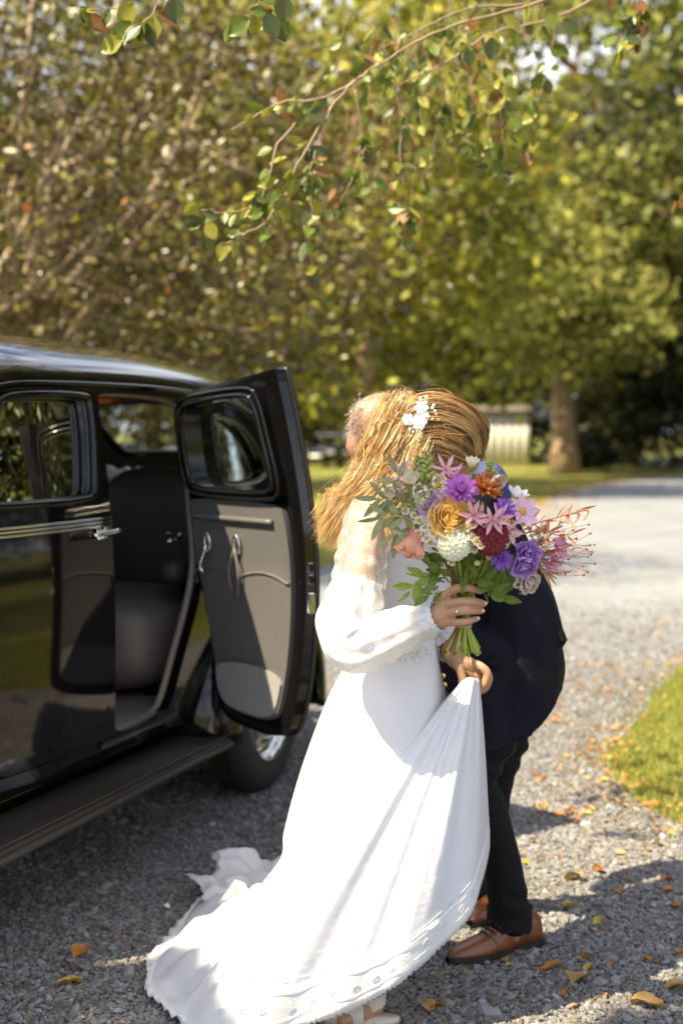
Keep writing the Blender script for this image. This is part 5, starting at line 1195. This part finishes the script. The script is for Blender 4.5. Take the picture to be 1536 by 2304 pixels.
spray(((1000, 1310, 3.34), (960, 1295, 3.33), (935, 1310, 3.325), (915, 1335, 3.325)), fresh, 5, 1.0, 5); spray(((1085, 1130, 3.27), (1078, 1150, 3.22), (1085, 1165, 3.21)), olive, 2, .6, 6); spray(((1005, 1330, 3.345), (975, 1335, 3.33), (962, 1342, 3.325)), broad, 3, .7, 9)
rs = np.random.RandomState(90)
for k in range(130):                                        # the green bed beneath the blooms
    px = min(1165, max(968, rs.normal(1055, 52))); py = rs.uniform(1235, 1345); Y = 3.31 + rs.uniform(-.03, .05); p = fl(px, py, Y)
    if py > 1318 and 975 < px < 1075: continue
    d = np.array([(px - 1045) / 60., rs.normal(-.3, .4), rs.normal(.2, .6)]); put_leaf(broad if k % 3 else fern, p, d, (rs.normal(0, .5), -1, rs.normal(.3, .5)), s_=rs.uniform(.5, .95))
lob = leaf_mesh('lobe_leaf', .034, .026, PM['green_leaf'], .1, .1, 7, .12)
for px, py in ((1098, 1300), (1125, 1312), (1110, 1330), (1080, 1310), (1132, 1292)):
    for a in (-50, -15, 20, 60, 100): put_leaf(lob, fl(px, py, 3.300), (math.cos(math.radians(a - 20)), -.2, math.sin(math.radians(a - 60))), (0, -1, .2), s_=rs.uniform(.7, 1.0))
# coppery tendrils and the berry spray
cop = pmat('copper_leaf', (.40, .17, .09), .5, .25, (.52, .26, .15)); copl = leaf_mesh('copper_leaf', .055, .008, cop, .2, -.25, 9)
for pts in (((1150, 1210, 3.28), (1200, 1180, 3.27), (1250, 1165, 3.265), (1300, 1150, 3.27)), ((1160, 1205, 3.28), (1210, 1195, 3.26), (1260, 1205, 3.26), (1290, 1200, 3.265)), ((1160, 1230, 3.28), (1200, 1250, 3.27), (1225, 1285, 3.27), (1245, 1292, 3.27)), ((1170, 1220, 3.28), (1215, 1225, 3.26), (1250, 1190, 3.26), (1280, 1160, 3.27))):
    P = catmull([fl(*p) for p in pts], 16); g = MB(); g.tube(P, np.linspace(.002, .0008, 16), 6); g.build('stem', cop, bq)
    for k in range(9):
        i = 4 + int(k * 1.25); d = P[min(15, i + 1)] - P[i - 1]; put_leaf(copl, P[i], d / np.linalg.norm(d) * .7 + np.array([0, rs.normal(0, .3), rs.normal(.15, .7)]), (rs.normal(0, .6), -1, rs.normal(0, .6)), s_=rs.uniform(.4, .95))
for k in range(4):                                          # curled tips
    c0 = fl(1272 + k * 10, 1158 - k * 3, 3.268); g = MB(); g.tube([c0 + np.array([.022 * math.sin(q * 1.1) * (k % 2 + .6) * .6, 0, .018 * math.sin(q) - .018 * q * .8]) for q in np.linspace(0, 2.4, 12)], np.linspace(.0028, .001, 12), 6); g.build('tendril', cop, bq)
bm_ = pmat('berry', (.30, .10, .05), .4, .0); hub = fl(1170, 1245, 3.29)
for k in range(46):
    px = rs.uniform(1215, 1338); py = 1232 + rs.normal(0, 30); e = fl(px, py, 3.27 + rs.uniform(-.03, .03)); g = MB()
    mid = hub * .45 + e * .55 + np.array([0, 0, rs.normal(0, .012)]); g.tube(catmull([hub, mid, e], 8), .0007, 5); g.ell(e, rs.uniform(.0026, .0036), None, 5, 7); g.build('berry', bm_, bq)
# ribbon-free binding twine hidden in the palm
g = MB(); a = np.linspace(0, 6.28, 24); g.tube([at(1041, 1408, 3.352) + np.array([.019 * math.cos(q), .017 * math.sin(q), .0]) for q in a], .003, 6, False); g.build('twine', pmat('twine', (.55, .45, .33)), bq)
# ------------------------------------------------------------------ trees and shrubs behind
make_tree('copper_beech', 'dense bronze-leaved tree with pale slanting limbs behind the sedan', (-3.0, 15.0, 0), 3, .16, (0, 0, 3.7), (3.7, 2.6, 2.85), 900, 46, .30, .085, BR, (5, 5, 6, 3, .3, 2), 11, lo=.2, gaps=.0, leafm='leaf_gloss', barkm='bark_pale', nl=40)
lm = MB()
tr0 = [o for o in COL.objects if o.name.startswith('copper_beech')][0]
for pts, r in ((((20, 480), (50, 300), (62, 120), (75, -20)), .045), (((60, 620), (110, 440), (150, 330), (180, 270)), .05), (((150, 640), (260, 520), (360, 400), (440, 220), (470, 60)), .05), (((0, 700), (90, 640), (180, 560), (240, 500)), .04), (((180, 560), (330, 590), (440, 560)), .025), (((250, 60), (270, 0), (300, -60)), .04), (((330, 280), (430, 320), (540, 380), (640, 420)), .022), (((100, 380), (190, 385), (250, 390)), .028), (((90, 130), (60, 220), (20, 300)), .03), (((-20, 640), (60, 500), (90, 420), (120, 350)), .05)):
    lm.tube(catmull([at(x, y, 13.6 + .5 * (i % 2)) for i, (x, y) in enumerate(pts)], 14), np.linspace(r, r * .5, 14) * .8, 8)
lm.build('limb', M['bark_pale'], tr0)
make_tree('copper_beech', 'bronze and olive tree spreading low past the sedan roof', (-7.0, 19, 0), 3, .2, (0, 0, 3.9), (4.5, 3, 3.5), 420, 34, .42, .12, BR, (4, 5, 6, 3, .3, 2), 12, lo=.2, leafm='leaf_gloss', barkm='bark_pale')
make_tree('maple_tree', 'sunlit yellow-green maple between the bronze tree and the tall maple', (.6, 33, 0), 4, .25, (0, 0, 8.4), (5.2, 4, 6.4), 200, 90, .66, .25, GY, (5, 5, 4, 2, .1), 13, lo=.5, flat_=.42)
make_tree('maple_tree', 'yellow-green maple with low boughs beyond the bride', (-3.0, 40, 0), 4, .3, (0, 0, 8.6), (5, 4, 6.4), 420, 36, .65, .24, GY, (3, 5, 2, 5, .4), 14, lo=.3)
make_tree('maple_tree', 'tall broad maple on a straight bare trunk beside the drive', (7.8, 49.7, 0), 6, .42, (.3, 0, 11.5), (6.6, 5, 8.2), 190, 100, .85, .36, GM, (4, 4, 2, 3, .1), 15, lo=.6, flat_=.34)
make_tree('maple_tree', 'olive maple standing beyond the bronze trees', (-10, 34, 0), 4, .3, (0, 0, 7.5), (6, 4, 6.8), 300, 60, .8, .24, GM, (5, 3, 5, 1, .4), 16, lo=.3)
lo_ = [o for o in COL.objects if o.name.startswith('maple_tree') and abs(o.location.x - 7.8) < .1][0]
# the bright low bough hanging in front of that maple
rs = np.random.RandomState(61); V_ = []; C_ = []
for px, py, rx, ry, n_ in ((1190, 560, 60, 60, 30), (1230, 640, 110, 70, 60), (1330, 680, 90, 70, 46), (1170, 740, 60, 60, 26), (1400, 730, 60, 35, 18), (1200, 480, 60, 40, 16), (1290, 560, 70, 60, 24)):
    for k in range(n_):
        c = at(px + rs.normal(0, rx * .5), py + rs.normal(0, ry * .5), 43.5 + rs.normal(0, .6)); V_.append(c + rs.normal(0, 1, (34, 3)) * np.array([.42, .5, .24]))
P = np.vstack(V_); V, T = leaf_faces(P, .27 * np.exp(rs.normal(0, .25, len(P))), rs); c = palette(len(P), rs, GM, (1, 6, 0, 6, .05)); bigmesh('low_bough', V, T, M['leaf_far'], lo_, np.repeat(c, 4, 0), kind='stuff')
g = MB(); g.tube(catmull([(7.8, 49.6, 6.5), (8.0, 46, 7.0), at(1250, 640, 43.6)], 8), np.linspace(.14, .03, 8), 6); g.build('limb', M['bark'], lo_)
far = [(-16, 60, 17, 1), (-9, 68, 20, 1), (-2, 72, 18, 0), (4.5, 70, 21, 1), (12.5, 62, 15.5, 2), (18, 60, 24, 2), (25, 66, 28, 1), (-24, 64, 20, 2), (33, 62, 28, 0), (15, 76, 20, 0), (21, 52, 15, 2), (15, 15, 13, 1), (19, 22, 15, 2), (24, 12, 16, 1), (17, 7.5, 13, 2), (26, 24, 17, 1), (31, 34, 17, 2), (27, 3, 16, 1), (28, 56, 26, 0), (36, 50, 26, 2), (40, 40, 24, 0), (36, 30, 20, 1), (8, 74, 17, 0), (-2, 80, 20, 0)]
base = {}
for i, (x, y, h, k) in enumerate(far):
    lab = ('tall dark evergreen in the wood edge beyond the lawn', 'tall olive-green tree in the wood edge beyond the lawn', 'broad dark tree over the shaded right-of-shed thicket')[k] if k < 2 else 'broad very dark tree at the shaded end of the wood'
    if k not in base:
        base[k] = make_tree('woodland_tree', lab, (x, y, 0), 5, .35, (0, 0, 9.6), (4.6, 4.2, 8.8), 520, 34, .8, .42, GD, ((4, 4, 3, 1), (3, 5, 1, 3), (3, 2, 6, .3))[k], 70 + k, 'trees at the edge of the wood', lo=.25, flat_=.6); o = base[k]  # palette darkened so leaf colour stands in for the wood's shaded gaps
    else:
        o = copy_tree(base[k]); o.location = (x, y, 0)
    o.scale = (1 + .12 * math.sin(i * 2.3), 1, h / 18); o.rotation_euler = (0, 0, i * 1.7)
# understorey shrubs
rsb = np.random.RandomState(77)
def shrub(x, y, rx, rz, cols, w, lab, seed, n=150, size=.2, name='shrub'):
    make_tree(name, lab, (x, y, 0), .5, .06, (0, 0, rz * .95), (rx, rx * .8, rz), n, 26, .3, size, cols, w, seed, cat='shrub', lo=.35, nl=8)
shrub(-1.4, 70, 2.0, 2.2, GY, (5, 3, 4, 1, .3), 'golden round bush behind the parked dark car', 81)
shrub(1.6, 68, 2.2, 2.4, GM, (4, 4, 4, 3, .2), 'mid-green bush between parked car and pale shed', 82); shrub(3.2, 66, 1.8, 1.5, GM, (5, 2, 5, 1, .2), 'tall green bush just before the pale shed', 83)
shrub(-6, 62, 3, 2.6, GM, (4, 4, 4, 3, .3), 'wide green bush behind the parked white car', 84, 200, .24); shrub(7.5, 69, 3.8, 4.6, GM, (5, 2, 5, 1, .2), 'tall green bush rising behind the pale shed', 95, 260, .3); shrub(11.5, 68, 3.2, 4.2, GD, (3, 3, 4, 1), 'dark green bush between the shed and the maple trunk', 96, 260, .3)
shrub(9.6, 57, 1.3, .75, GD, (3, 1, 6, 0), 'low dark mound of shrubbery beside the maple trunk', 85)
for i, (x, y, rx, rz) in enumerate(((13.5, 58, 3.2, 4.2), (18.5, 57, 3.5, 5), (24, 58, 3.5, 5), (29, 57, 3.5, 5))):
    shrub(x, y, rx, rz, GD, (2, 1, 6, 0), ('dark thicket directly behind the maple trunk', 'dark thicket along the far bend of the drive', 'dark thicket along the far bend of the drive', 'dark thicket along the far bend of the drive')[i], 86 + i, 300, .3, 'thicket')
for o in COL.objects:
    if o.name.startswith('thicket') and o.parent is None: o['group'] = 'dark thickets by the bend'
# ------------------------------------------------------------------ shed and parked cars far off
shed = thing('shed', 'small pale shed with low dark roof at the far edge of the lawn', 'shed', (6.9, 65, 0)); M['shed_wall'] = mat('shed_wall', (.58, .56, .53), .8, var=.1, vscale=3); M['shed_roof'] = mat('shed_roof', (.16, .14, .13), .7)
sx = .06 * 0
for k in range(8):
    g = MB(); g.box((5.42 + .185 + k * .37, 63.4, 1.2), (.178, .03, 1.2)); g.build('wall_board', M['shed_wall'], shed)
g = MB(); g.box((6.9, 65, 1.18), (1.48, 1.55, 1.18)); g.build('wall', M['shed_wall'], shed)
g = MB(); g.panel([(5.25, 63.1), (8.55, 63.1), (8.55, 66.9), (5.25, 66.9)], [], lambda x, y: (x, y, 2.46 + .25 * (1 - abs(y - 65) / 1.9)), lambda x, y: (x, y, 2.40 + .25 * (1 - abs(y - 65) / 1.9)), step=.6); g.build('roof', M['shed_roof'], shed)
def far_car(loc, rot, paint, lab):
    t = thing('parked_car', lab, 'car', loc, 'cars parked across the lawn'); t.rotation_euler = (0, 0, rot); OFF[t.name] = np.zeros(3)
    rows = []
    for x, z0, z1, hw in ((-2.1, .45, .75, .70), (-2.0, .3, .95, .82), (-1.2, .28, 1.0, .88), (1.0, .28, .98, .88), (1.9, .3, .82, .82), (2.12, .42, .66, .68)):
        rows.append([(x, -hw, z0), (x, -hw, (z0 + z1) / 2), (x, -hw * .93, z1), (x, hw * .93, z1), (x, hw, (z0 + z1) / 2), (x, hw, z0)])
    g = MB(); g.grid(rows, wrapv=True); g.build('body', paint, t)
    rows = [[(x, -hw, .97), (x2, -hw * .8, z1), (x2, hw * .8, z1), (x, hw, .97)] for x, x2, z1, hw in ((-1.75, -1.25, 1.36, .78), (-.6, -.6, 1.46, .80), (.2, .2, 1.44, .80), (1.05, .4, 1.36, .78))]
    g = MB(); g.grid(rows); g.build('windows', M['car_glass'], t); g = MB(); g.box((-.4, 0, 1.445), (.75, .58, .02), bev=.015); g.build('roof', paint, t)
    for wx in (-1.3, 1.35):
        for s_ in (-.80, .80):
            g = MB(); g.grid(lathe([(.18, s_ * 1.09), (.31, s_ * 1.09), (.32, s_), (.31, s_ * .85)], wx, 0, .32, 20), wrapu=True); g.build('wheel', M['rubber'], t)
    for s_ in (-.6, .6):
        g = MB(); g.box((2.06, s_, .66), (.05, .16, .06), bev=.02); g.build('headlight', M['pearl'], t)
    g = MB(); g.box((2.125, 0, .5), (.02, .26, .06)); g.build('number_plate', M['pearl'], t)
M['car_glass'] = mat('car_glass', (.25, .30, .36), .06, spec=.9)
far_car((-.35, 60, 0), -1.9, mat('dark_car', (.012, .013, .016), .2, coat=1), 'dark car parked beside the golden bush'); far_car((-3.6, 63, 0), -1.75, mat('white_car', (.62, .64, .66), .25, coat=1), 'white car parked beyond the lawn, seen past the door glass')
far_car((-6.6, 62, 0), -1.6, mat('silver_car', (.40, .43, .47), .25, coat=1), 'silver car parked beyond the lawn, seen through the sedan'); far_car((-9.6, 62, 0), -1.6, mat('blue_car', (.05, .09, .18), .25, coat=1), 'blue car parked at the end of the far row')
# ------------------------------------------------------------------ overhanging birch: trunk outside the frame, twigs and leaves hanging into it
birch = thing('birch_tree', 'birch whose thin drooping twigs hang over the couple', 'tree', (4.2, 4.6, 0))
rs = np.random.RandomState(101); g = MB(); g.tube(catmull([(4.2, 4.6, -.1), (4.1, 4.65, 2.2), (3.7, 4.9, 4.6), (3.3, 5.1, 7)], 16), np.linspace(.17, .07, 16), 12); g.build('trunk', M['bark_pale'], birch)
leafA = []
for nm, L_, W in (('a', .055, .040), ('b', .045, .030), ('c', .060, .034)):
    for cn, cc in (('green', (.11, .15, .02)), ('yellow', (.26, .25, .03)), ('dull', (.08, .10, .03)), ('rust', (.24, .12, .04))):
        key = 'birch_' + cn
        if key not in PM: PM[key] = mat(key, cc, .40, var=.25, vscale=40, trans=.35, spec=.5)
        leafA.append(leaf_mesh('birch_leaf_' + nm + cn, L_, W, PM[key], .10, .18, 9, .05))
twigs = [ # (points in pixels, depth at both ends, radius)
    (((1330, -60), (1210, 5), (980, 72), (830, 160)), 5.2, 5.0, .0072), (((830, 160), (760, 205), (700, 226), (640, 228), (590, 252), (520, 292)), 5.0, 5.0, .0055), (((700, 226), (655, 290), (622, 330), (605, 410), (572, 465), (510, 478), (452, 474)), 5.0, 4.9, .0045),
    (((800, 180), (745, 240), (690, 335), (655, 400), (625, 455), (595, 500), (530, 540), (465, 568)), 5.0, 4.9, .0045), (((745, 240), (712, 330), (690, 400), (650, 430)), 5.0, 4.9, .003), (((1400, -40), (1250, 40), (1120, 70), (1000, 140), (900, 190)), 5.6, 5.5, .0065), (((1180, 10), (1050, 20), (960, 60), (880, 100)), 5.4, 5.3, .005),
    (((880, 180), (900, 260), (900, 350), (912, 460), (915, 520)), 5.3, 5.3, .0026), (((800, 200), (812, 320), (785, 420), (750, 460)), 5.3, 5.3, .0026), (((980, 150), (1010, 260), (1060, 330), (1100, 370)), 5.7, 5.7, .0026), (((1100, 90), (1120, 200), (1130, 300), (1150, 400)), 5.8, 5.8, .0026),
    (((1250, 60), (1230, 160), (1200, 250), (1190, 330)), 5.8, 5.8, .0026), (((360, -30), (350, 15), (325, 50), (295, 75), (270, 110)), 4.2, 4.2, .0024), (((300, 20), (250, 18), (205, 22), (175, 20)), 4.2, 4.2, .0018), (((590, -40), (580, 15), (560, 35), (520, 70)), 4.3, 4.3, .002), (((580, 15), (610, 25), (625, 70)), 4.3, 4.3, .0016),
    (((740, 250), (700, 400), (705, 500), (720, 600)), 5.5, 5.5, .002), (((1420, -40), (1420, 40), (1410, 100)), 5.2, 5.2, .003)]
nleaf = 0
for pts, y0, y1, r in twigs:
    m = len(pts); P = catmull([at(x, y, y0 + (y1 - y0) * i / (m - 1) + .03 * math.sin(i * 2)) for i, (x, y) in enumerate(pts)], 26)
    g = MB(); g.tube(P + rs.normal(0, .002, P.shape), np.linspace(r, max(.0012, r * .45), 26), 7); g.build('twig', M['twig'], birch)
    n_ = int(6 + 16 * (r < .005) + rs.randint(0, 5)); n_ = 6 if y0 < 4.5 else n_
    for k in range(n_):
        i = rs.randint(4 if r > .006 else 6, 26); p = P[i]; e = rs.choice(len(leafA), p=np.tile([.42, .22, .24, .12], 3) / 3)
        off = rs.normal(0, .02, 3); g = None
        put_leaf(leafA[e], p + off * (.3 if y0 < 4.5 else 1), (rs.normal(-.25, .7), rs.normal(0, .6), -.7 + rs.normal(0, .4)), (rs.normal(0, .8), -1 + rs.normal(0, .6), rs.normal(.3, .6)), parent=birch, s_=rs.uniform(.8, 1.35)); nleaf += 1
for k in range(120):                                         # finer hanging spray right of the main bough
    px = rs.normal(960, 120); py = abs(rs.normal(0, 1)) * 150 + 40; Y = rs.uniform(5.2, 6.4)
    if px < 740 and py > 250: continue
    a = at(px, py - rs.uniform(20, 70), Y); b_ = at(px + rs.normal(0, 18), py + rs.uniform(10, 40), Y); g = MB(); g.tube(catmull([a, (a + b_) / 2 + rs.normal(0, .012, 3), b_], 7), .0013, 5); g.build('twig', M['twig'], birch)
    for q in range(2 if k % 3 else 1):
        e = rs.choice(len(leafA), p=np.tile([.42, .24, .24, .10], 3) / 3); put_leaf(leafA[e], b_ + rs.normal(0, .015, 3), (rs.normal(0, .6), rs.normal(0, .6), -.8), (rs.normal(0, .9), -1 + rs.normal(0, .6), rs.normal(.2, .7)), parent=birch, s_=rs.uniform(.7, 1.25))
for px, py, e_, d_ in ((345, 38, 1, (-.1, -.1, -1)), (300, 5, 1, (-.5, 0, -.8)), (296, 50, 0, (-.7, 0, -.7)), (275, 88, 1, (-.9, .1, -.4)), (560, 42, 0, (-.8, 0, -.6)), (600, 30, 2, (.4, 0, -1)), (390, -8, 2, (.1, 0, -1)), (635, -10, 2, (.1, 0, -1)), (545, 455, 9, (-.2, 0, -1)), (600, 470, 1, (0, 0, -1)), (642, 460, 9, (0, .1, -1)), (1105, 85, 2, (0, 0, -1)), (1050, 110, 6, (.2, 0, -.8)), (1265, 45, 2, (.5, 0, -.4))):
    put_leaf(leafA[e_], at(px, py, 4.2 if px < 640 and py < 200 else 5.0), d_, (.15, -1, .15), parent=birch, s_=1.35 if py < 200 else 1.1)
for px, py in ((1415, 55), (1455, 70), (1440, 15), (1430, 105), (1375, 10), (1528, 460), (1515, 468)): put_leaf(leafA[3 + 4 * (px % 3)], at(px, py - 15, 5.2), (rs.normal(0, .4), rs.normal(0, .4), -1), (rs.normal(0, .6), -1, .2), parent=birch, s_=1.0)
# ------------------------------------------------------------------ lawn blades and fallen leaves
def blades():
    rs = np.random.RandomState(55); P = []
    for (x0, x1, y0, y1, n) in ((1.0, 3.2, 4.9, 10.5, 52000), (3.0, 8, 4.6, 13.5, 16000)): P.append(np.stack([rs.uniform(x0, x1, n), rs.uniform(y0, y1, n), np.zeros(n)], 1))
    P = np.vstack(P); P = P[inpoly(P[:, :2], np.array(ISL))]; n = len(P); P[:, :2] += rs.normal(0, .05, (n, 2)) * (1 + 2 * (rs.rand(n, 1) < .1)); h = rs.uniform(.02, .055, n)[:, None]; lean = rs.normal(0, .5, (n, 3)) * h; lean[:, 2] = h[:, 0]; s_ = rs.normal(0, 1, (n, 3)); s_[:, 2] = 0; s_ /= np.linalg.norm(s_, axis=1)[:, None]; w = .0028
    V = np.stack([P - s_ * w, P + s_ * w, P + lean], 1).reshape(-1, 3); T = np.arange(n * 3).reshape(-1, 3); c = palette(n, rs, [(.20, .24, .03), (.27, .27, .04), (.13, .17, .02), (.34, .26, .08)], (4, 3, 3, .6))
    tag(bigmesh('grass', V, T, M['grass_blade'], None, np.repeat(c, 3, 0), kind='stuff'), 'short sunlit grass on the lawn beside the drive', 'grass')
blades()
LF = []
for nm, cc in (('orange', (.42, .17, .03)), ('tan', (.40, .24, .08)), ('yellow', (.50, .36, .06)), ('brown', (.19, .08, .03))):
    m_ = mat('fallen_' + nm, cc, .6, var=.3, vscale=30, trans=.15); g = MB(); rows = []
    for i in range(9):
        t = i / 8; w = .040 * math.sin(math.pi * min(.98, t * .9 + .06)) ** .8 * (1 + .10 * (i % 2)); rows.append([(t * .055 - .027, s_ * w / 2, .006 * math.sin(t * 5) + .010 * abs(s_) ** 2 + .005) for s_ in (-1, -.5, 0, .5, 1)])
    g.grid(rows); g.tube([(-.027, 0, .005), (-.040, .004, .006), (-.05, .004, .004)], [.0012, .001, .0008], 5); me = g.mesh('fallen_leaf_' + nm); me.materials.append(m_); LF.append(me)
spec_ = [(178, 2150, 0, 1.2), (157, 2222, 2, 1.2), (148, 2230, 3, .9), (1288, 2054, 2, 1.35), (1240, 2188, 0, 1.1), (1325, 2187, 2, .8), (1300, 2215, 1, 1.6), (985, 2272, 0, .9), (1455, 2270, 1, 1.5), (1525, 2230, 1, 1.2), (1500, 1985, 0, .9), (1505, 2010, 0, .8), (1345, 1965, 0, 1.1), (1290, 1985, 1, 1.4), (1065, 2052, 2, 1.2), (1520, 2045, 0, .8), (1455, 2165, 0, .6), (1318, 2160, 0, .6), (960, 2275, 1, 1.0), (1350, 2080, 2, .9)]
rs = np.random.RandomState(66); LAB = ('orange leaf fallen on the gravel drive', 'tan leaf fallen on the gravel drive', 'yellow leaf fallen on the gravel drive', 'brown leaf fallen on the gravel drive')
def drop(p, k, s_, z=.006):
    o = bpy.data.objects.new('fallen_leaf', LF[k]); COL.objects.link(o); o.location = (p[0], p[1], z); o.rotation_euler = (rs.normal(0, .25), rs.normal(0, .25), rs.uniform(0, 6.28)); o.scale = (s_,) * 3
    tag(o, LAB[k], 'leaf', 'leaves fallen on the gravel')
for px, py, k, s_ in spec_: drop(gnd(px, py), k, s_)
for k in range(150):
    if k < 95:                                            # drifts on the drive towards the lawn
        c = [(1400, 1760), (1430, 1440), (1310, 1550), (1360, 1500), (1440, 1580), (1260, 1830), (1480, 1330), (1180, 1340), (1240, 1620), (1500, 1400), (1330, 1840), (1210, 1760)][rs.randint(12)]; p = gnd(c[0] + rs.normal(0, 42), c[1] + rs.normal(0, 14))
    elif k < 118:
        t = rs.rand(); e = catmull([ISL[i] + (0,) for i in (0, 1, 2, 3, 4, 5, 6)], 40)[rs.randint(40)]; p = e + np.array([rs.normal(-.04, .12), rs.normal(0, .12), 0])
    else: p = gnd(rs.uniform(1000, 1536), rs.uniform(1700, 2290))
    drop(p, rs.choice(4, p=(.4, .35, .15, .1)), rs.uniform(.4, .8) if k < 118 else rs.uniform(.35, .7), .008)
def litter():
    rs = np.random.RandomState(58); e = catmull([p + (0,) for p in ((1.2, 18.5), (2.6, 23.5), (3.9, 28.6), (5.6, 36), (7.9, 42.5), (11.5, 49.5))], 300)
    P = np.repeat(e, 14, 0) + rs.normal(0, 1, (4200, 3)) * np.array([.45, .45, 0]); e2 = catmull([p + (0,) for p in ISL[:9]], 200); P = np.vstack([P, np.repeat(e2, 3, 0) + rs.normal(0, 1, (600, 3)) * np.array([.10, .10, 0])]); q = rs.rand(600, 2) * [4, 9] + [-.5, 6.5]; P = np.vstack([P, np.hstack([q, np.zeros((600, 1))])])
    P[:, 2] = .016; V, T = leaf_faces(P, np.where(P[:, 1] < 15, .030, .055) * np.exp(rs.normal(0, .3, len(P))), rs, 0, .7); V[:, 2] = np.clip(V[:, 2], .006, .03); c = palette(len(P), rs, [(.42, .20, .04), (.40, .26, .09), (.25, .11, .03)], (3, 4, 2))
    tag(bigmesh('leaf_litter', V, T, M['grass_blade'], None, np.repeat(c, 4, 0), kind='stuff'), 'orange-brown leaf litter along the lawn edges', 'leaf litter')
litter()
for px, py in ((372, 2052), (345, 1697)):
    pass
g = MB(); p = gnd(375, 2048); g.add([p + [-.008, 0, .016], p + [.004, .012, .022], p + [.014, -.012, .014], p + [.002, -.010, .012]], [(0, 1, 2, 3)]); tag(g.build('petal_scrap', M['pearl'], smooth=False), 'tiny white petal lying on the gravel near the train', 'petal')

# ------------------------------------------------------------------ unseen tree behind the camera, its leaves placed to shade the near gravel
def shade_tree():
    t = thing('unseen_shade_tree', 'unseen tree with leaves placed to shade the near gravel', 'tree', (-6.0, -1.5, 0)); rs = np.random.RandomState(19); S = np.array(SUN); P = []
    n = 60000; G = np.stack([rs.uniform(-1.3, 2.4, n), rs.uniform(2.6, 4.7, n), np.zeros(n)], 1)
    a = np.array([.93, .37]); q = G[:, 0] * -a[1] + G[:, 1] * a[0]; al = G[:, 0] * a[0] + G[:, 1] * a[1]
    streak = np.sin(q * 2 * math.pi / .33 + 1.1 * np.sin(al * 2.3) + .6) + .35 * np.sin(al * 9 + q * 5)
    edge = 4.42 - .12 * G[:, 0] + .1 * np.sin(G[:, 0] * 7)
    right = (G[:, 0] > .12) & (G[:, 1] < edge) & ((streak < .30) | (G[:, 1] < 3.62))
    left = (G[:, 0] < -.28) & (G[:, 1] < 3.95) & ~((np.abs(G[:, 0] + .60) < .13 + .1 * np.sin(G[:, 1] * 20)) & (np.abs(G[:, 1] - 3.63) < .09))
    G = G[right | left]; h = rs.uniform(4.4, 7.0, len(G)); P = G + S[None, :] / S[2] * h[:, None]
    ok = np.ones(len(P), bool)
    for z in np.linspace(.25, 1.72, 16):
        X = G + S[None, :] / S[2] * z; rr = .30 if z > .6 else .40; ok &= np.hypot(X[:, 0] - .08, (X[:, 1] - 3.64) * .9) > rr
        if z < .5: ok &= ~((X[:, 0] < -.1) & (X[:, 0] > -.5) & (np.abs(X[:, 1] - 3.85) < .3) & (z < .3))
    P = P[ok][:32000]
    V, T = leaf_faces(P, .085 * np.exp(rs.normal(0, .2, len(P))), rs); c = palette(len(P), rs, GM, (4, 3, 4, 1, .2)); bigmesh('crown', V, T, M['leaf'], t, np.repeat(c, 4, 0), kind='stuff')
    g = MB(); tg = P[rs.choice(len(P), 30, False)]; limbs(g, rs, (-6.0, -1.5, -.1), (-5.0, -.6, 5.2), .24, tg); g.build('trunk', M['bark'], t)
shade_tree()

# the birch's unseen crown, leaves placed along sun rays to shade the side lawn
rs = np.random.RandomState(29); k0 = -SUN.x / SUN.z; k1 = -SUN.y / SUN.z
n = 90000; G = np.stack([rs.uniform(2.4, 8.5, n), rs.uniform(3.5, 12.5, n), rs.uniform(4.8, 8.5, n)], 1); G = G[G[:, 0] > .25 * G[:, 1] + .45 + .25 * np.sin(G[:, 1] * 2.1)]
P = G - np.stack([k0 * G[:, 2], k1 * G[:, 2], 0 * G[:, 2]], 1)
tx = P[:, 0] + k0 * (P[:, 2] - 2.8); ty = P[:, 1] + k1 * (P[:, 2] - 2.8)
nz_ = np.array([noise.noise(Vector(p * 1.1)) for p in P])
P = P[(nz_ > -.18) & (P[:, 2] > .36 * P[:, 1] + 1.95) & ~((tx > -1.7) & (tx < 1.9) & (ty > 3.8) & (ty < 7.0))][:36000]; C = P[::40]
V, T = leaf_faces(P, .07 * np.exp(rs.normal(0, .2, len(P))), rs); c = palette(len(P), rs, GM, (4, 3, 4, 1, .3)); bigmesh('crown', V, T, M['leaf'], birch, np.repeat(c, 4, 0), kind='stuff')
g = MB(); limbs(g, rs, (3.6, 4.95, 4.4), (2.4, 4.8, 7.2), .07, C[rs.choice(len(C), 24, False)]); g.tube(catmull([(3.7, 4.9, 4.6), (3.0, 5.2, 4.0), at(1330, -60, 5.2)], 10), np.linspace(.04, .011, 10), 8); g.build('limb', M['bark_pale'], birch)
